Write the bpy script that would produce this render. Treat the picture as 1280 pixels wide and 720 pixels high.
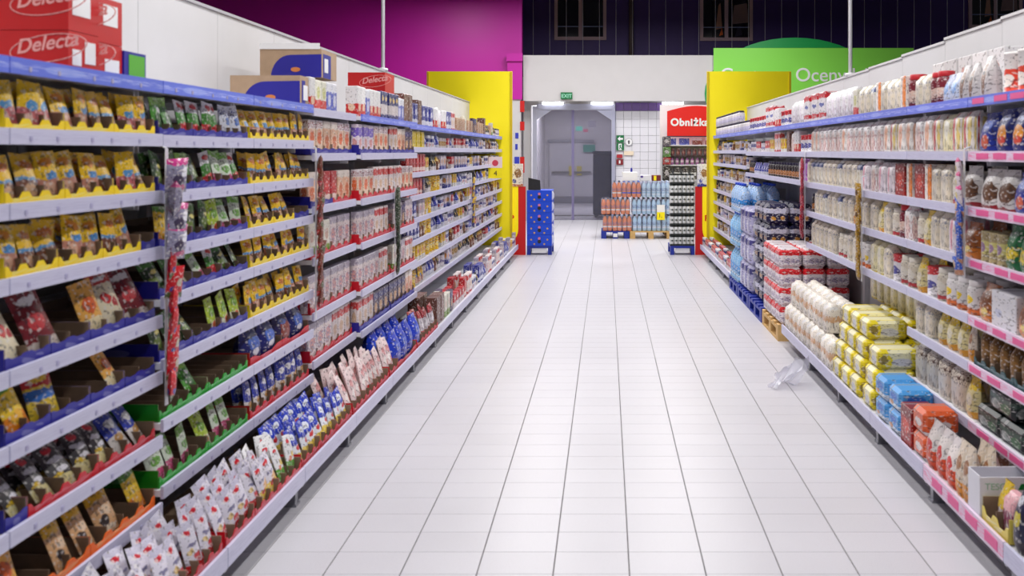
import bpy, math, random
from mathutils import Matrix, Vector
random.seed(7)
for o in list(bpy.data.objects): bpy.data.objects.remove(o)
S = bpy.context.scene; C = S.collection
PI = math.pi; R = math.radians
# ------------------------------------------------------------------ camera
H = 1.656; FP = 1155.0
cd = bpy.data.cameras.new('camera'); cam = bpy.data.objects.new('camera', cd); C.objects.link(cam)
cd.sensor_width = 36; cd.lens = FP/1280*36; cd.shift_x = -118/1280; cd.shift_y = -170/1280
cam.location = (0, 0, H); cam.rotation_euler = (PI/2, 0, 0)
cd.dof.use_dof = True; cd.dof.focus_distance = 15.5; cd.dof.aperture_fstop = 3.8
cd.clip_start = .05; S.camera = cam
# ------------------------------------------------------------------ world, lights, exposure
w = bpy.data.worlds.new('world'); S.world = w; w.use_nodes = True
w.node_tree.nodes['Background'].inputs[0].default_value = (.86, .88, 1, 1)
w.node_tree.nodes['Background'].inputs[1].default_value = .055
S.view_settings.view_transform = 'Standard'; S.view_settings.look = 'None'
S.view_settings.gamma = 1; S.view_settings.use_curve_mapping = False
S.view_settings.exposure = 0.06
LIGHT_ROWS = [(x, y, 4.35) for x in (-.95, .95) for y in (1.2, 4.2, 7.2, 10.2, 13.2)] + [(x, y, 5.3) for x in (-3.6, -1.2, 1.2, 3.6) for y in (16.4, 19.2)]
LIGHT_W = 49
# ------------------------------------------------------------------ helpers
def lin(c):
    return tuple(((v/255)/12.92 if v/255 <= .04045 else ((v/255+.055)/1.055)**2.4) for v in c[:3]) + (1,)
MATS = {}
def mat(name, col, rough=.5, metal=0, emit=0, spec=.5, noise=0, scale=40, trans=0):
    if name in MATS: return MATS[name]
    m = bpy.data.materials.new(name); m.use_nodes = True; nt = m.node_tree; b = nt.nodes['Principled BSDF']
    b.inputs['Base Color'].default_value = lin(col); b.inputs['Roughness'].default_value = rough
    b.inputs['Metallic'].default_value = metal; b.inputs['Specular IOR Level'].default_value = spec
    if emit:
        b.inputs['Emission Color'].default_value = lin(col); b.inputs['Emission Strength'].default_value = emit
    if noise:
        tc = nt.nodes.new('ShaderNodeTexCoord'); n = nt.nodes.new('ShaderNodeTexNoise'); n.inputs['Scale'].default_value = scale
        n.inputs['Detail'].default_value = 4
        nt.links.new(tc.outputs['Object'], n.inputs['Vector'])
        hv = nt.nodes.new('ShaderNodeHueSaturation'); hv.inputs['Color'].default_value = lin(col)
        mr = nt.nodes.new('ShaderNodeMapRange'); mr.inputs['From Min'].default_value = .3; mr.inputs['From Max'].default_value = .7
        mr.inputs['To Min'].default_value = 1-noise; mr.inputs['To Max'].default_value = 1+noise
        nt.links.new(n.outputs['Fac'], mr.inputs['Value']); nt.links.new(mr.outputs[0], hv.inputs['Value'])
        nt.links.new(hv.outputs[0], b.inputs['Base Color'])
    if trans:
        t = nt.nodes.new('ShaderNodeBsdfTransparent'); t.inputs[0].default_value = lin(tuple(min(255, int(v*.4+153)) for v in col))
        mx = nt.nodes.new('ShaderNodeMixShader'); mx.inputs[0].default_value = trans
        nt.links.new(b.outputs[0], mx.inputs[1]); nt.links.new(t.outputs[0], mx.inputs[2])
        nt.links.new(mx.outputs[0], nt.nodes['Material Output'].inputs[0])
    MATS[name] = m; return m
def pm(name, base, bands=(), blobs=(), text=None, rough=.38, jit=.2, wav=.1):
    """printed packaging: horizontal bands, round patches and lettering-like marks in the pack's own UV space"""
    if name in MATS: return MATS[name]
    m = bpy.data.materials.new(name); m.use_nodes = True; nt = m.node_tree; N = nt.nodes.new; LK = nt.links.new
    b = nt.nodes['Principled BSDF']; b.inputs['Roughness'].default_value = rough
    tc = N('ShaderNodeTexCoord'); no = N('ShaderNodeTexNoise'); no.inputs['Scale'].default_value = 3.2; no.inputs['Detail'].default_value = 2
    oi = N('ShaderNodeObjectInfo')
    va = N('ShaderNodeVectorMath'); va.operation = 'ADD'
    LK(tc.outputs['UV'], va.inputs[0]); LK(oi.outputs['Random'], va.inputs[1]); LK(va.outputs[0], no.inputs['Vector'])
    sub = N('ShaderNodeVectorMath'); sub.operation = 'SUBTRACT'; LK(no.outputs['Color'], sub.inputs[0]); sub.inputs[1].default_value = (.5, .5, .5)
    sc = N('ShaderNodeVectorMath'); sc.operation = 'SCALE'; LK(sub.outputs[0], sc.inputs[0]); sc.inputs['Scale'].default_value = wav*2
    uv = N('ShaderNodeVectorMath'); uv.operation = 'ADD'; LK(tc.outputs['UV'], uv.inputs[0]); LK(sc.outputs[0], uv.inputs[1])
    sp = N('ShaderNodeSeparateXYZ'); LK(uv.outputs[0], sp.inputs[0])
    cr = N('ShaderNodeValToRGB'); cr.color_ramp.interpolation = 'CONSTANT'
    stops = []; pos = 0
    for v0, v1, c in sorted(bands):
        if v0 > pos: stops.append((pos, base))
        stops.append((v0, c)); pos = v1
    if pos < 1: stops.append((pos, base))
    el = cr.color_ramp.elements
    el[0].position = 0; el[0].color = lin(stops[0][1]); el[1].position = 1; el[1].color = lin(stops[-1][1])
    for p, c in stops[1:]:
        e = el.new(p); e.color = lin(c)
    LK(sp.outputs['Y'], cr.inputs[0]); cur = cr.outputs[0]
    for u, v, ru, rv, c in blobs:
        d = N('ShaderNodeVectorMath'); d.operation = 'SUBTRACT'; LK(uv.outputs[0], d.inputs[0]); d.inputs[1].default_value = (u, v, 0)
        k = N('ShaderNodeVectorMath'); k.operation = 'MULTIPLY'; LK(d.outputs[0], k.inputs[0]); k.inputs[1].default_value = (1/ru, 1/rv, 0)
        l = N('ShaderNodeVectorMath'); l.operation = 'LENGTH'; LK(k.outputs[0], l.inputs[0])
        t = N('ShaderNodeMath'); t.operation = 'LESS_THAN'; LK(l.outputs['Value'], t.inputs[0]); t.inputs[1].default_value = 1
        mx = N('ShaderNodeMix'); mx.data_type = 'RGBA'; LK(t.outputs[0], mx.inputs[0]); LK(cur, mx.inputs[6]); mx.inputs[7].default_value = lin(c); cur = mx.outputs[2]
    if text:
        c, v0, v1 = text
        mp = N('ShaderNodeVectorMath'); mp.operation = 'MULTIPLY'; LK(tc.outputs['UV'], mp.inputs[0]); mp.inputs[1].default_value = (9, 16, 1)
        n2 = N('ShaderNodeTexNoise'); n2.inputs['Scale'].default_value = 1; n2.inputs['Detail'].default_value = 1; LK(mp.outputs[0], n2.inputs['Vector'])
        g = N('ShaderNodeMath'); g.operation = 'GREATER_THAN'; LK(n2.outputs['Fac'], g.inputs[0]); g.inputs[1].default_value = .54
        a = N('ShaderNodeMath'); a.operation = 'GREATER_THAN'; LK(sp.outputs['Y'], a.inputs[0]); a.inputs[1].default_value = v0
        z = N('ShaderNodeMath'); z.operation = 'LESS_THAN'; LK(sp.outputs['Y'], z.inputs[0]); z.inputs[1].default_value = v1
        p1 = N('ShaderNodeMath'); p1.operation = 'MULTIPLY'; LK(a.outputs[0], p1.inputs[0]); LK(z.outputs[0], p1.inputs[1])
        p2 = N('ShaderNodeMath'); p2.operation = 'MULTIPLY'; LK(p1.outputs[0], p2.inputs[0]); LK(g.outputs[0], p2.inputs[1])
        mx = N('ShaderNodeMix'); mx.data_type = 'RGBA'; LK(p2.outputs[0], mx.inputs[0]); LK(cur, mx.inputs[6]); mx.inputs[7].default_value = lin(c); cur = mx.outputs[2]
    if name.startswith('print_'):
        for cc, thr, sx, sy, off in (((236, 232, 228), .6, 7, 11, 3.1), ((46, 34, 44), .61, 9, 15, 7.7)):
            q = N('ShaderNodeVectorMath'); q.operation = 'MULTIPLY_ADD'; LK(tc.outputs['UV'], q.inputs[0]); q.inputs[1].default_value = (sx, sy, 1); q.inputs[2].default_value = (off, off, len(name)+off)
            n3 = N('ShaderNodeTexNoise'); n3.inputs['Scale'].default_value = 1; n3.inputs['Detail'].default_value = 2; LK(q.outputs[0], n3.inputs['Vector'])
            g = N('ShaderNodeMath'); g.operation = 'GREATER_THAN'; LK(n3.outputs['Fac'], g.inputs[0]); g.inputs[1].default_value = thr
            f = N('ShaderNodeMath'); f.operation = 'MULTIPLY'; LK(g.outputs[0], f.inputs[0]); f.inputs[1].default_value = .6
            mx = N('ShaderNodeMix'); mx.data_type = 'RGBA'; LK(f.outputs[0], mx.inputs[0]); LK(cur, mx.inputs[6]); mx.inputs[7].default_value = lin(cc); cur = mx.outputs[2]
    hv = N('ShaderNodeHueSaturation'); LK(cur, hv.inputs['Color'])
    mr = N('ShaderNodeMapRange'); LK(oi.outputs['Random'], mr.inputs['Value']); mr.inputs['To Min'].default_value = 1-jit; mr.inputs['To Max'].default_value = 1+jit*.4
    LK(mr.outputs[0], hv.inputs['Value']); LK(hv.outputs[0], b.inputs['Base Color'])
    MATS[name] = m; return m

class MB:
    def __init__(s): s.V = []; s.F = []; s.M = []; s.UV = []; s.sm = []
    def face(s, idx, uv, m=0, smooth=False): s.F.append(tuple(idx)); s.UV.append(uv); s.M.append(m); s.sm.append(smooth)
    def box(s, x0, x1, y0, y1, z0, z1, m=0):
        x0, x1 = min(x0, x1), max(x0, x1); y0, y1 = min(y0, y1), max(y0, y1); z0, z1 = min(z0, z1), max(z0, z1)
        n = len(s.V); s.V += [(x, y, z) for z in (z0, z1) for y in (y0, y1) for x in (x0, x1)]
        q = [(0,0),(1,0),(1,1),(0,1)]
        for f, uv in (((0,1,5,4), q), ((1,3,7,5), q), ((3,2,6,7), q), ((2,0,4,6), q), ((4,5,7,6), [(0,.97),(1,.97),(1,.99),(0,.99)]), ((0,2,3,1), [(0,.01)]*4)):
            s.face([n+i for i in f], uv, m)
        return s
    def bbox(s, w, d, h, b=.004, z0=0, m=0):       # chamfered box, x centred, y from 0 (front) to d
        cx, cy, cz = 0, d/2, z0+h/2; X, Y, Z = w/2, d/2, h/2; n = len(s.V); ix = {}
        for sx in (-1,1):
            for sy in (-1,1):
                for sz in (-1,1):
                    for a in range(3):
                        e = [X-b, Y-b, Z-b]; e[a] = (X, Y, Z)[a]
                        ix[(sx,sy,sz,a)] = len(s.V); s.V.append((cx+sx*e[0], cy+sy*e[1], cz+sz*e[2]))
        def add(keys):
            ids = [ix[k] for k in keys]; P = [Vector(s.V[i]) for i in ids]
            nn = (P[1]-P[0]).cross(P[2]-P[0]); c = sum(P, Vector())/len(P) - Vector((cx, cy, cz))
            if nn.dot(c) < 0: ids.reverse(); P.reverse(); nn = -nn
            ax = max(range(3), key=lambda i: abs(nn[i]))
            uv = []
            for p in P:
                u = (p.x-cx)/w+.5; v = (p.z-z0)/h
                if ax == 0: u = (p.y)/d
                if ax == 2: v = .97 if nn.z > 0 else .02
                uv.append((u, v))
            s.face(ids, uv, m)
        for a in range(3):
            o1, o2 = [i for i in range(3) if i != a]
            for sg in (-1,1):
                ks = []
                for s1, s2 in ((-1,-1),(1,-1),(1,1),(-1,1)):
                    k = [0,0,0]; k[a] = sg; k[o1] = s1; k[o2] = s2; ks.append(tuple(k)+(a,))
                add(ks)
            for s1 in (-1,1):
                for s2 in (-1,1):
                    k0 = [0,0,0]; k0[a] = -1; k0[o1] = s1; k0[o2] = s2; k1 = list(k0); k1[a] = 1
                    add([tuple(k0)+(o1,), tuple(k1)+(o1,), tuple(k1)+(o2,), tuple(k0)+(o2,)])
        for sx in (-1,1):
            for sy in (-1,1):
                for sz in (-1,1): add([(sx,sy,sz,0),(sx,sy,sz,1),(sx,sy,sz,2)])
        return s
    def lathe(s, prof, n=12, cx=0, cy=0, m=0, cap=True, smooth=True):
        b = len(s.V); zs = [p[1] for p in prof]; z0, z1 = min(zs), max(zs)
        for r, z in prof:
            for k in range(n):
                a = 2*PI*k/n; s.V.append((cx+r*math.cos(a), cy+r*math.sin(a), z))
        for i in range(len(prof)-1):
            for k in range(n):
                k2 = (k+1) % n
                va, vb = (prof[i][1]-z0)/(z1-z0+1e-9), (prof[i+1][1]-z0)/(z1-z0+1e-9)
                ua, ub = k*2/n, (k+1)*2/n
                s.face((b+i*n+k, b+i*n+k2, b+(i+1)*n+k2, b+(i+1)*n+k), [(ua % 1 if ua < 2 else 1, va), ((ua % 1)+2/n, va), ((ua % 1)+2/n, vb), (ua % 1, vb)], m, smooth)
        if cap:
            s.face([b+k for k in reversed(range(n))], [(.5, .02)]*n, m); s.face([b+(len(prof)-1)*n+k for k in range(n)], [(.5, .98)]*n, m)
        return s
    def sheet(s, fn, nu, nv, m=0, smooth=True, flip=False):
        b = len(s.V)
        for j in range(nv+1):
            for i in range(nu+1): s.V.append(fn(i/nu, j/nv))
        for j in range(nv):
            for i in range(nu):
                a = b+j*(nu+1)+i; f = (a, a+1, a+nu+2, a+nu+1); uv = [(i/nu, j/nv), ((i+1)/nu, j/nv), ((i+1)/nu, (j+1)/nv), (i/nu, (j+1)/nv)]
                if flip: f = f[::-1]; uv = uv[::-1]
                s.face(f, uv, m, smooth)
        return s
    def prism(s, pts, y0, y1, m=0):      # outline in x,z extruded along y
        n = len(pts); b = len(s.V); xs = [p[0] for p in pts]; zs = [p[1] for p in pts]
        W = max(xs)-min(xs)+1e-9; Hh = max(zs)-min(zs)+1e-9
        U = [((p[0]-min(xs))/W, (p[1]-min(zs))/Hh) for p in pts]
        s.V += [(p[0], y0, p[1]) for p in pts] + [(p[0], y1, p[1]) for p in pts]
        s.face(range(b, b+n), U, m); s.face([b+n+i for i in reversed(range(n))], U[::-1], m)
        for i in range(n):
            j = (i+1) % n; s.face((b+j, b+i, b+n+i, b+n+j), [U[j], U[i], U[i], U[j]], m)
        return s
    def tube(s, p0, p1, r, n=6, m=0):
        p0, p1 = Vector(p0), Vector(p1); d = (p1-p0).normalized(); a = d.orthogonal().normalized(); c = d.cross(a); b = len(s.V)
        for p in (p0, p1):
            for k in range(n): s.V.append(tuple(p+a*(r*math.cos(2*PI*k/n))+c*(r*math.sin(2*PI*k/n))))
        for k in range(n):
            k2 = (k+1) % n; s.face((b+k, b+k2, b+n+k2, b+n+k), [(0,0),(1,0),(1,1),(0,1)], m, True)
        s.face([b+k for k in reversed(range(n))], [(.5,.5)]*n, m); s.face([b+n+k for k in range(n)], [(.5,.5)]*n, m)
        return s
    def mesh(s, name, mats):
        me = bpy.data.meshes.new(name); me.from_pydata(s.V, [], s.F)
        for m in (mats if isinstance(mats, (list, tuple)) else [mats]): me.materials.append(m)
        me.polygons.foreach_set('material_index', s.M); me.polygons.foreach_set('use_smooth', s.sm)
        ul = me.uv_layers.new(name='UVMap'); flat = []
        for f in s.UV:
            for u in f: flat += [u[0], u[1]]
        ul.data.foreach_set('uv', flat); me.update(); return me
def ob(name, me, parent=None, loc=None, rot=None):
    o = bpy.data.objects.new(name, me); C.objects.link(o)
    if parent is not None: o.parent = parent
    if loc is not None: o.location = loc
    if rot is not None: o.rotation_euler = rot
    return o
def wpart(name, mb, mats, parent):          # part given in world coordinates under an unrotated root
    o = ob(name, mb.mesh(name, mats), parent); p = parent; t = Vector()
    while p is not None: t += p.location; p = p.parent
    o.location = -t; return o
def tag(o, label, cat, group=None, kind=None):
    o['label'] = label; o['category'] = cat
    if group: o['group'] = group
    if kind: o['kind'] = kind
    return o
def struct(o): o['kind'] = 'structure'; return o
def empty(name, loc=(0,0,0), rot=None):
    o = bpy.data.objects.new(name, None); C.objects.link(o); o.location = loc; o.empty_display_size = .05
    if rot is not None: o.rotation_euler = rot
    return o
def text_mesh(body, size, extrude, m, name, align='LEFT', weight=0):
    cu = bpy.data.curves.new(name, 'FONT'); cu.body = body; cu.size = size; cu.extrude = extrude; cu.align_x = align; cu.offset = weight; cu.space_character = 1.1 if body == 'Obniżka' else 1; cu.shear = .35 if name == 'script' else 0
    t = bpy.data.objects.new(name, cu); C.objects.link(t); dg = bpy.context.evaluated_depsgraph_get(); dg.update()
    me = bpy.data.meshes.new_from_object(t.evaluated_get(dg)); bpy.data.objects.remove(t); me.materials.clear(); me.materials.append(m); return me
def px(x, y, z): return ((x-758)*z/FP, z, H-(y-190)*z/FP)
ORD = ['', 'first', 'second', 'third', 'fourth', 'fifth', 'sixth', 'seventh', 'eighth', 'ninth', 'tenth', 'eleventh', 'twelfth', 'thirteenth', 'fourteenth', 'fifteenth', 'sixteenth', 'seventeenth', 'eighteenth', 'nineteenth', 'twentieth']
def ordn(n): return ORD[n] if n < len(ORD) else ['thirtieth','fortieth'][0] if n == 30 else 'twenty-'+ORD[n-20] if n < 30 else 'thirty-'+ORD[n-30] if n < 40 else 'number %d' % n
# ------------------------------------------------------------------ plain materials
WHITE = mat('white_enamel', (226, 226, 232), .4, noise=.02, scale=6)
PANEL = mat('white_panel', (204, 203, 205), .5, noise=.025, scale=3)
RAIL = pm('rail_print', (202, 201, 226), text=((188, 186, 214), .25, .75), rough=.35, jit=.04, wav=0)
RAILB = pm('blue_rail_print', (104, 122, 226), blobs=[(.3, .5, .12, .3, (140, 158, 240))], text=((176, 186, 246), .3, .7), rough=.35, jit=.1, wav=0)
RAILP = pm('pink_rail_print', (226, 206, 228), text=((232, 120, 170), .15, .85), rough=.35, jit=.08, wav=0)
PINK = mat('pink_ticket', (226, 92, 150), .45); TICK = mat('grey_ticket', (170, 166, 200), .5); TICKW = mat('white_ticket', (238, 238, 244), .5)
STEEL = mat('grey_steel', (150, 150, 158), .35, .6); DARK = mat('dark_plastic', (24, 24, 28), .5)
KRAFT = mat('kraft_board', (134, 112, 92), .7, noise=.1, scale=30); TAN = mat('tan_board', (178, 150, 122), .65, noise=.06, scale=20)
RED = mat('red_board', (196, 16, 20), .4); YEL = mat('yellow_board', (255, 236, 2), .45, noise=.015, scale=2)
BLUEB = mat('blue_board', (36, 32, 150), .4); WOOD = mat('pale_wood', (206, 168, 108), .65, noise=.15, scale=14)
PALB = mat('blue_pallet_plastic', (22, 44, 150), .45); WHT = mat('plain_white', (240, 240, 242), .5)
# ------------------------------------------------------------------ setting: floor
def tile_mat():
    m = bpy.data.materials.new('floor_tile_glaze'); m.use_nodes = True; nt = m.node_tree; N = nt.nodes.new; LK = nt.links.new; b = nt.nodes['Principled BSDF']
    tc = N('ShaderNodeNewGeometry'); n1 = N('ShaderNodeTexNoise'); n1.inputs['Scale'].default_value = 260; n1.inputs['Detail'].default_value = 3
    n2 = N('ShaderNodeTexNoise'); n2.inputs['Scale'].default_value = 1.1; n2.inputs['Detail'].default_value = 2
    LK(tc.outputs['Position'], n1.inputs['Vector']); LK(tc.outputs['Position'], n2.inputs['Vector'])
    r1 = N('ShaderNodeMapRange'); LK(n1.outputs['Fac'], r1.inputs['Value']); r1.inputs['From Min'].default_value = .3; r1.inputs['From Max'].default_value = .5; r1.inputs['To Min'].default_value = .86; r1.inputs['To Max'].default_value = 1
    r2 = N('ShaderNodeMapRange'); LK(n2.outputs['Fac'], r2.inputs['Value']); r2.inputs['From Min'].default_value = .3; r2.inputs['From Max'].default_value = .7; r2.inputs['To Min'].default_value = .97; r2.inputs['To Max'].default_value = 1.02
    oi = N('ShaderNodeObjectInfo'); r3 = N('ShaderNodeMapRange'); LK(oi.outputs['Random'], r3.inputs['Value']); r3.inputs['To Min'].default_value = .975; r3.inputs['To Max'].default_value = 1.01
    a = N('ShaderNodeMath'); a.operation = 'MULTIPLY'; LK(r1.outputs[0], a.inputs[0]); LK(r2.outputs[0], a.inputs[1])
    a2 = N('ShaderNodeMath'); a2.operation = 'MULTIPLY'; LK(a.outputs[0], a2.inputs[0]); LK(r3.outputs[0], a2.inputs[1])
    hv = N('ShaderNodeHueSaturation'); hv.inputs['Color'].default_value = lin((204, 202, 208)); LK(a2.outputs[0], hv.inputs['Value']); LK(hv.outputs[0], b.inputs['Base Color'])
    r4 = N('ShaderNodeMapRange'); LK(n2.outputs['Fac'], r4.inputs['Value']); r4.inputs['From Min'].default_value = .3; r4.inputs['From Max'].default_value = .7; r4.inputs['To Min'].default_value = .36; r4.inputs['To Max'].default_value = .4; b.inputs['Specular IOR Level'].default_value = .42
    LK(r4.outputs[0], b.inputs['Roughness']); return m
TILE = tile_mat()
GROUT = mat('dark_grout', (92, 88, 88), .8, noise=.15, scale=8)
floor = struct(ob('floor', MB().box(-9, 9, -3, 24.3, -.12, -.005).mesh('floor', GROUT)))
TX0, TY0, TW, TD = .0906, 3.626-.2*3, .3, .2      # seam grid read off the photograph
gx, gy = .0042, .0022
tmb = MB().bbox(TW-gx, TD-gy, .012, .0012, -.012); tile_me = tmb.mesh('floor_tile', TILE)
near = set()
for r in range(0, 22):
    for c in range(-7, 6):
        near.add((r, c)); ob('tile', tile_me, floor, (TX0+c*TW+TW/2, TY0+r*TD+gy/2, 0))
far = MB()
def ftile(x0, y0, x1, y1):
    n = len(far.V); far.V += [(x0, y0, 0), (x1, y0, 0), (x1, y1, 0), (x0, y1, 0), (x0, y0, -.008), (x1, y0, -.008), (x1, y1, -.008), (x0, y1, -.008)]
    for f in ((0,1,2,3), (0,4,5,1), (1,5,6,2), (2,6,7,3), (3,7,4,0)): far.face([n+i for i in f], [(.5, .5)]*len(f))
for r in range(-8, 104):
    for c in range(-14, 14):
        if (r, c) in near: continue
        ftile(TX0+c*TW+gx/2, TY0+r*TD+gy/2, TX0+(c+1)*TW-gx/2, TY0+(r+1)*TD-gy/2)
ft = ob('tile_field', far.mesh('tile_field', TILE), floor); ft['kind'] = 'stuff'
# ------------------------------------------------------------------ setting: far walls and ceiling
MAG = mat('magenta_paint', (190, 10, 158), .45, noise=.02, scale=2)
DPUR = mat('dark_purple_paint', (66, 38, 116), .5, noise=.06, scale=3)
HEAD = mat('offwhite_paint', (206, 203, 205), .5, noise=.015, scale=3)
ZW = 22.5
struct(ob('ceiling', MB().box(-15, 9, -3, 34, 6.6, 6.7).mesh('ceiling', mat('ceiling_deck', (70, 66, 84), .8))))
def wallw(name, x0, x1, y0, y1, z0, z1, m): return struct(ob(name, MB().box(x0, x1, y0, y1, z0, z1).mesh(name, m)))
wallw('wall_left_magenta', -15, -2.02, 22.05, 22.3, 2.9, 6.6, MAG)
wallw('wall_left_lower', -15, -2.35, 22.06, 22.3, 0, 2.9, HEAD)
wallw('wall_header', -1.98, 9, 22.0, 22.14, 2.87, 3.96, HEAD)
wallw('wall_header_soffit', -1.98, 9, 22.14, 22.62, 2.9, 3.0, HEAD)
wallw('wall_door_left', -2.02, -1.84, 22.5, 22.7, 0, 2.9, HEAD)
wallw('wall_door_top', -1.84, .2, 22.5, 22.7, 2.8, 2.9, HEAD)
wallw('wall_right', 1.43, 9, 22.5, 22.7, 0, 2.9, HEAD)
wall_t = wallw('wall_tiled', .2, 1.43, 22.53, 22.7, 0, 2.9, mat('wall_grout', (176, 174, 184), .8))
WT = mat('white_wall_tile', (232, 231, 238), .22); PT = mat('purple_wall_tile', (128, 96, 172), .25)
wt_me = MB().bbox(.194, .03, .194, .003).mesh('wall_tile', WT); pt_me = MB().bbox(.194, .03, .194, .003).mesh('wall_tile', PT)
for i in range(6):
    for j in range(14):
        ob('wall_tile', pt_me if j == 13 else wt_me, wall_t, (.22+i*.2+.1, 22.502, .06+j*.2))
# upper wall with lit office windows
ZU = 25.5
uw = wallw('wall_upper', -3.2, 16, ZU, ZU+.2, 3.2, 6.6, DPUR)
FRM = mat('window_frame_paint', (196, 164, 172), .5); PANE = mat('dark_glass', (14, 12, 22), .08); WARM = mat('window_warm_interior', (120, 62, 34), .8)
def uwin(n, x0, x1, y1, warm):
    a = px(x0, y1, ZU-.05); b = px(x1, y1, ZU-.05); z0 = a[2]; z1 = 6.3; X0, X1 = a[0], b[0]; t = .09
    o = MB(); o.box(X0, X0+t, ZU-.06, ZU, z0, z1).box(X1-t, X1, ZU-.06, ZU, z0, z1).box(X0+t, X1-t, ZU-.06, ZU, z0, z0+t).box((X0+X1)/2-.05, (X0+X1)/2+.05, ZU-.06, ZU, z0+t, z1)
    f = struct(ob('window_%d' % n, o.mesh('window_frame', FRM)))
    ob('pane', MB().box(X0+t, (X0+X1)/2-.05, ZU-.03, ZU-.012, z0+t, z1).mesh('pane', PANE), f); ob('pane', MB().box((X0+X1)/2+.05, X1-t, ZU-.03, ZU-.012, z0+t, z1).mesh('pane', PANE), f)
    ob('sash_bar', MB().box(X0+t, X1-t, ZU-.045, ZU-.031, z0+.36, z0+.385).mesh('sash_bar', mat('pale_blue_bar', (120, 130, 170), .4)), f)
    if warm:
        for k, (u, v, uu, vv, c) in enumerate([(.30, .28, .42, .95, (176, 130, 110)), (.60, .42, .92, .95, (130, 104, 104)), (.36, .12, .44, .34, (226, 110, 50)), (.66, .1, .8, .4, (30, 26, 50))]):
            W = X1-X0; Hh = 1.1
            pts = [(X0+W*u, z0+Hh*v), (X0+W*uu, z0+Hh*(v+.04)), (X0+W*(uu-.03), z0+Hh*vv), (X0+W*(u+.05), z0+Hh*(vv-.06))]
            ob('curtain', MB().prism(pts, ZU-.0308-.002*k, ZU-.0302-.002*k).mesh('curtain', mat('curtain_%d%d' % (n, k), c, .8)), f)
uwin(1, 693, 758, 50, False); uwin(2, 875, 941, 51, True); uwin(3, 1211, 1278, 35, True)
for k in range(31):
    x = 666.5+20.7*k; p = px(x, 70, ZU-.35)
    o = ob('hanging_wire', MB().tube((0, 0, 0), (0, 0, 2.7), .008, 5).mesh('hanging_wire', mat('wire_grey', (226, 222, 232), .5)), None, (p[0], ZU-.35, 3.96))
    tag(o, '%s pale vertical wire from the left before the dark purple upper wall' % ordn(k+1), 'wire', 'vertical wires before the upper wall')
wallw('wall_upper_ledge', -2.0, 16, 22.14, ZU, 3.86, 3.95, HEAD)
o = ob('drain_pipe', MB().tube((0, 0, 0), (0, 0, 2.6), .07, 10).mesh('drain_pipe', mat('pipe_brown', (92, 78, 76), .5)), None, (px(789, 0, ZU-.12)[0], ZU-.12, 3.96)); tag(o, 'grey-brown vertical pipe between the two upper windows', 'pipe')
# pillar left of the door
pil = struct(ob('pillar', MB().box(-2.34, -2.03, 21.9, 22.04, 0, 2.9).mesh('pillar', HEAD)))
ob('magenta_cladding', MB().box(-2.345, -1.995, 21.86, 21.899, 2.9, 4.0).mesh('magenta_cladding', MAG), pil)
ob('magenta_lip', MB().box(-2.36, -1.98, 21.80, 21.86, 3.8, 3.98).mesh('magenta_lip', MAG), pil)
for y0, y1 in ((126, 140), (152, 163), (196, 216)):
    a = px(650, y0, 21.88); b = px(655.5, y1, 21.88)
    ob('red_square', MB().box(a[0], b[0], 21.885, 21.899, b[2], a[2]).mesh('red_square', RED), pil)
for y0, y1, x0, x1 in ((166, 173, 644, 648), (180, 187, 644, 647), (196, 206, 643, 649), (209, 215, 643, 649)):
    a = px(x0, y0, 21.88); b = px(x1, y1, 21.88)
    ob('blue_mark', MB().box(a[0], b[0], 21.89, 21.899, b[2], a[2]).mesh('blue_mark', mat('blue_mark', (50, 60, 180), .5)), pil)
# ------------------------------------------------------------------ back room seen through the clear swing door
BACK = mat('backroom_wall', (206, 203, 208), .6, noise=.03, scale=2)
wallw('wall_backroom_far', -4, 2, 30.0, 30.15, 0, 3.4, BACK); wallw('wall_backroom_left', -2.2, -2.0, 22.72, 30, 0, 3.4, BACK)
wallw('wall_backroom_right', .6, .8, 22.72, 30, 0, 3.4, BACK); wallw('floor_backroom', -4, 2, 24.3, 30.2, -.1, 0, mat('backroom_floor', (172, 170, 176), .4))
wallw('ceiling_backroom', -4, 2, 22.72, 30.2, 3.4, 3.5, BACK)
dd = struct(ob('door_2', MB().box(-1.85, -.42, 29.9, 29.99, 0, 2.02).mesh('door_2', mat('pale_door', (196, 194, 200), .5))))
ob('door_head_bar', MB().box(-1.9, -.4, 29.86, 29.9, 1.96, 2.06).mesh('door_head_bar', STEEL), dd)
for a, b in ((-1.75, -1.2), (-1.05, -.5)): ob('push_bar', MB().box(a, b, 29.8, 29.86, .97, 1.03).mesh('push_bar', mat('bar_grey', (110, 108, 110), .4)), dd)
for a in (-1.22, -.96): ob('lock_case', MB().box(a, a+.16, 29.82, 29.88, .9, 1.2).mesh('lock_case', mat('lock_yellow', (196, 182, 90), .5)), dd)
ob('kick_plate', MB().box(-1.84, -.43, 29.87, 29.9, 0, .22).mesh('kick_plate', STEEL), dd)
bcab = empty('tall_blue_bin', (.0, 23.4, 0)); tag(bcab, 'tall dark blue bin standing behind the clear swing door', 'bin')
ob('body', MB().bbox(.62, .5, 1.55, .03).mesh('body', mat('bin_blue', (14, 26, 76), .5)), bcab, (-.03, 0, .06)); ob('lid', MB().bbox(.66, .54, .07, .02).mesh('lid', mat('bin_lid', (24, 34, 76), .45)), bcab, (-.03, -.02, 1.61))
for sx in (-.25, .2): ob('foot', MB().bbox(.08, .08, .06, .01).mesh('foot', DARK), bcab, (sx, .1, 0))
GRN = mat('sign_green', (12, 112, 62), .45); TEAL = mat('sign_teal', (58, 140, 124), .5)
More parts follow.
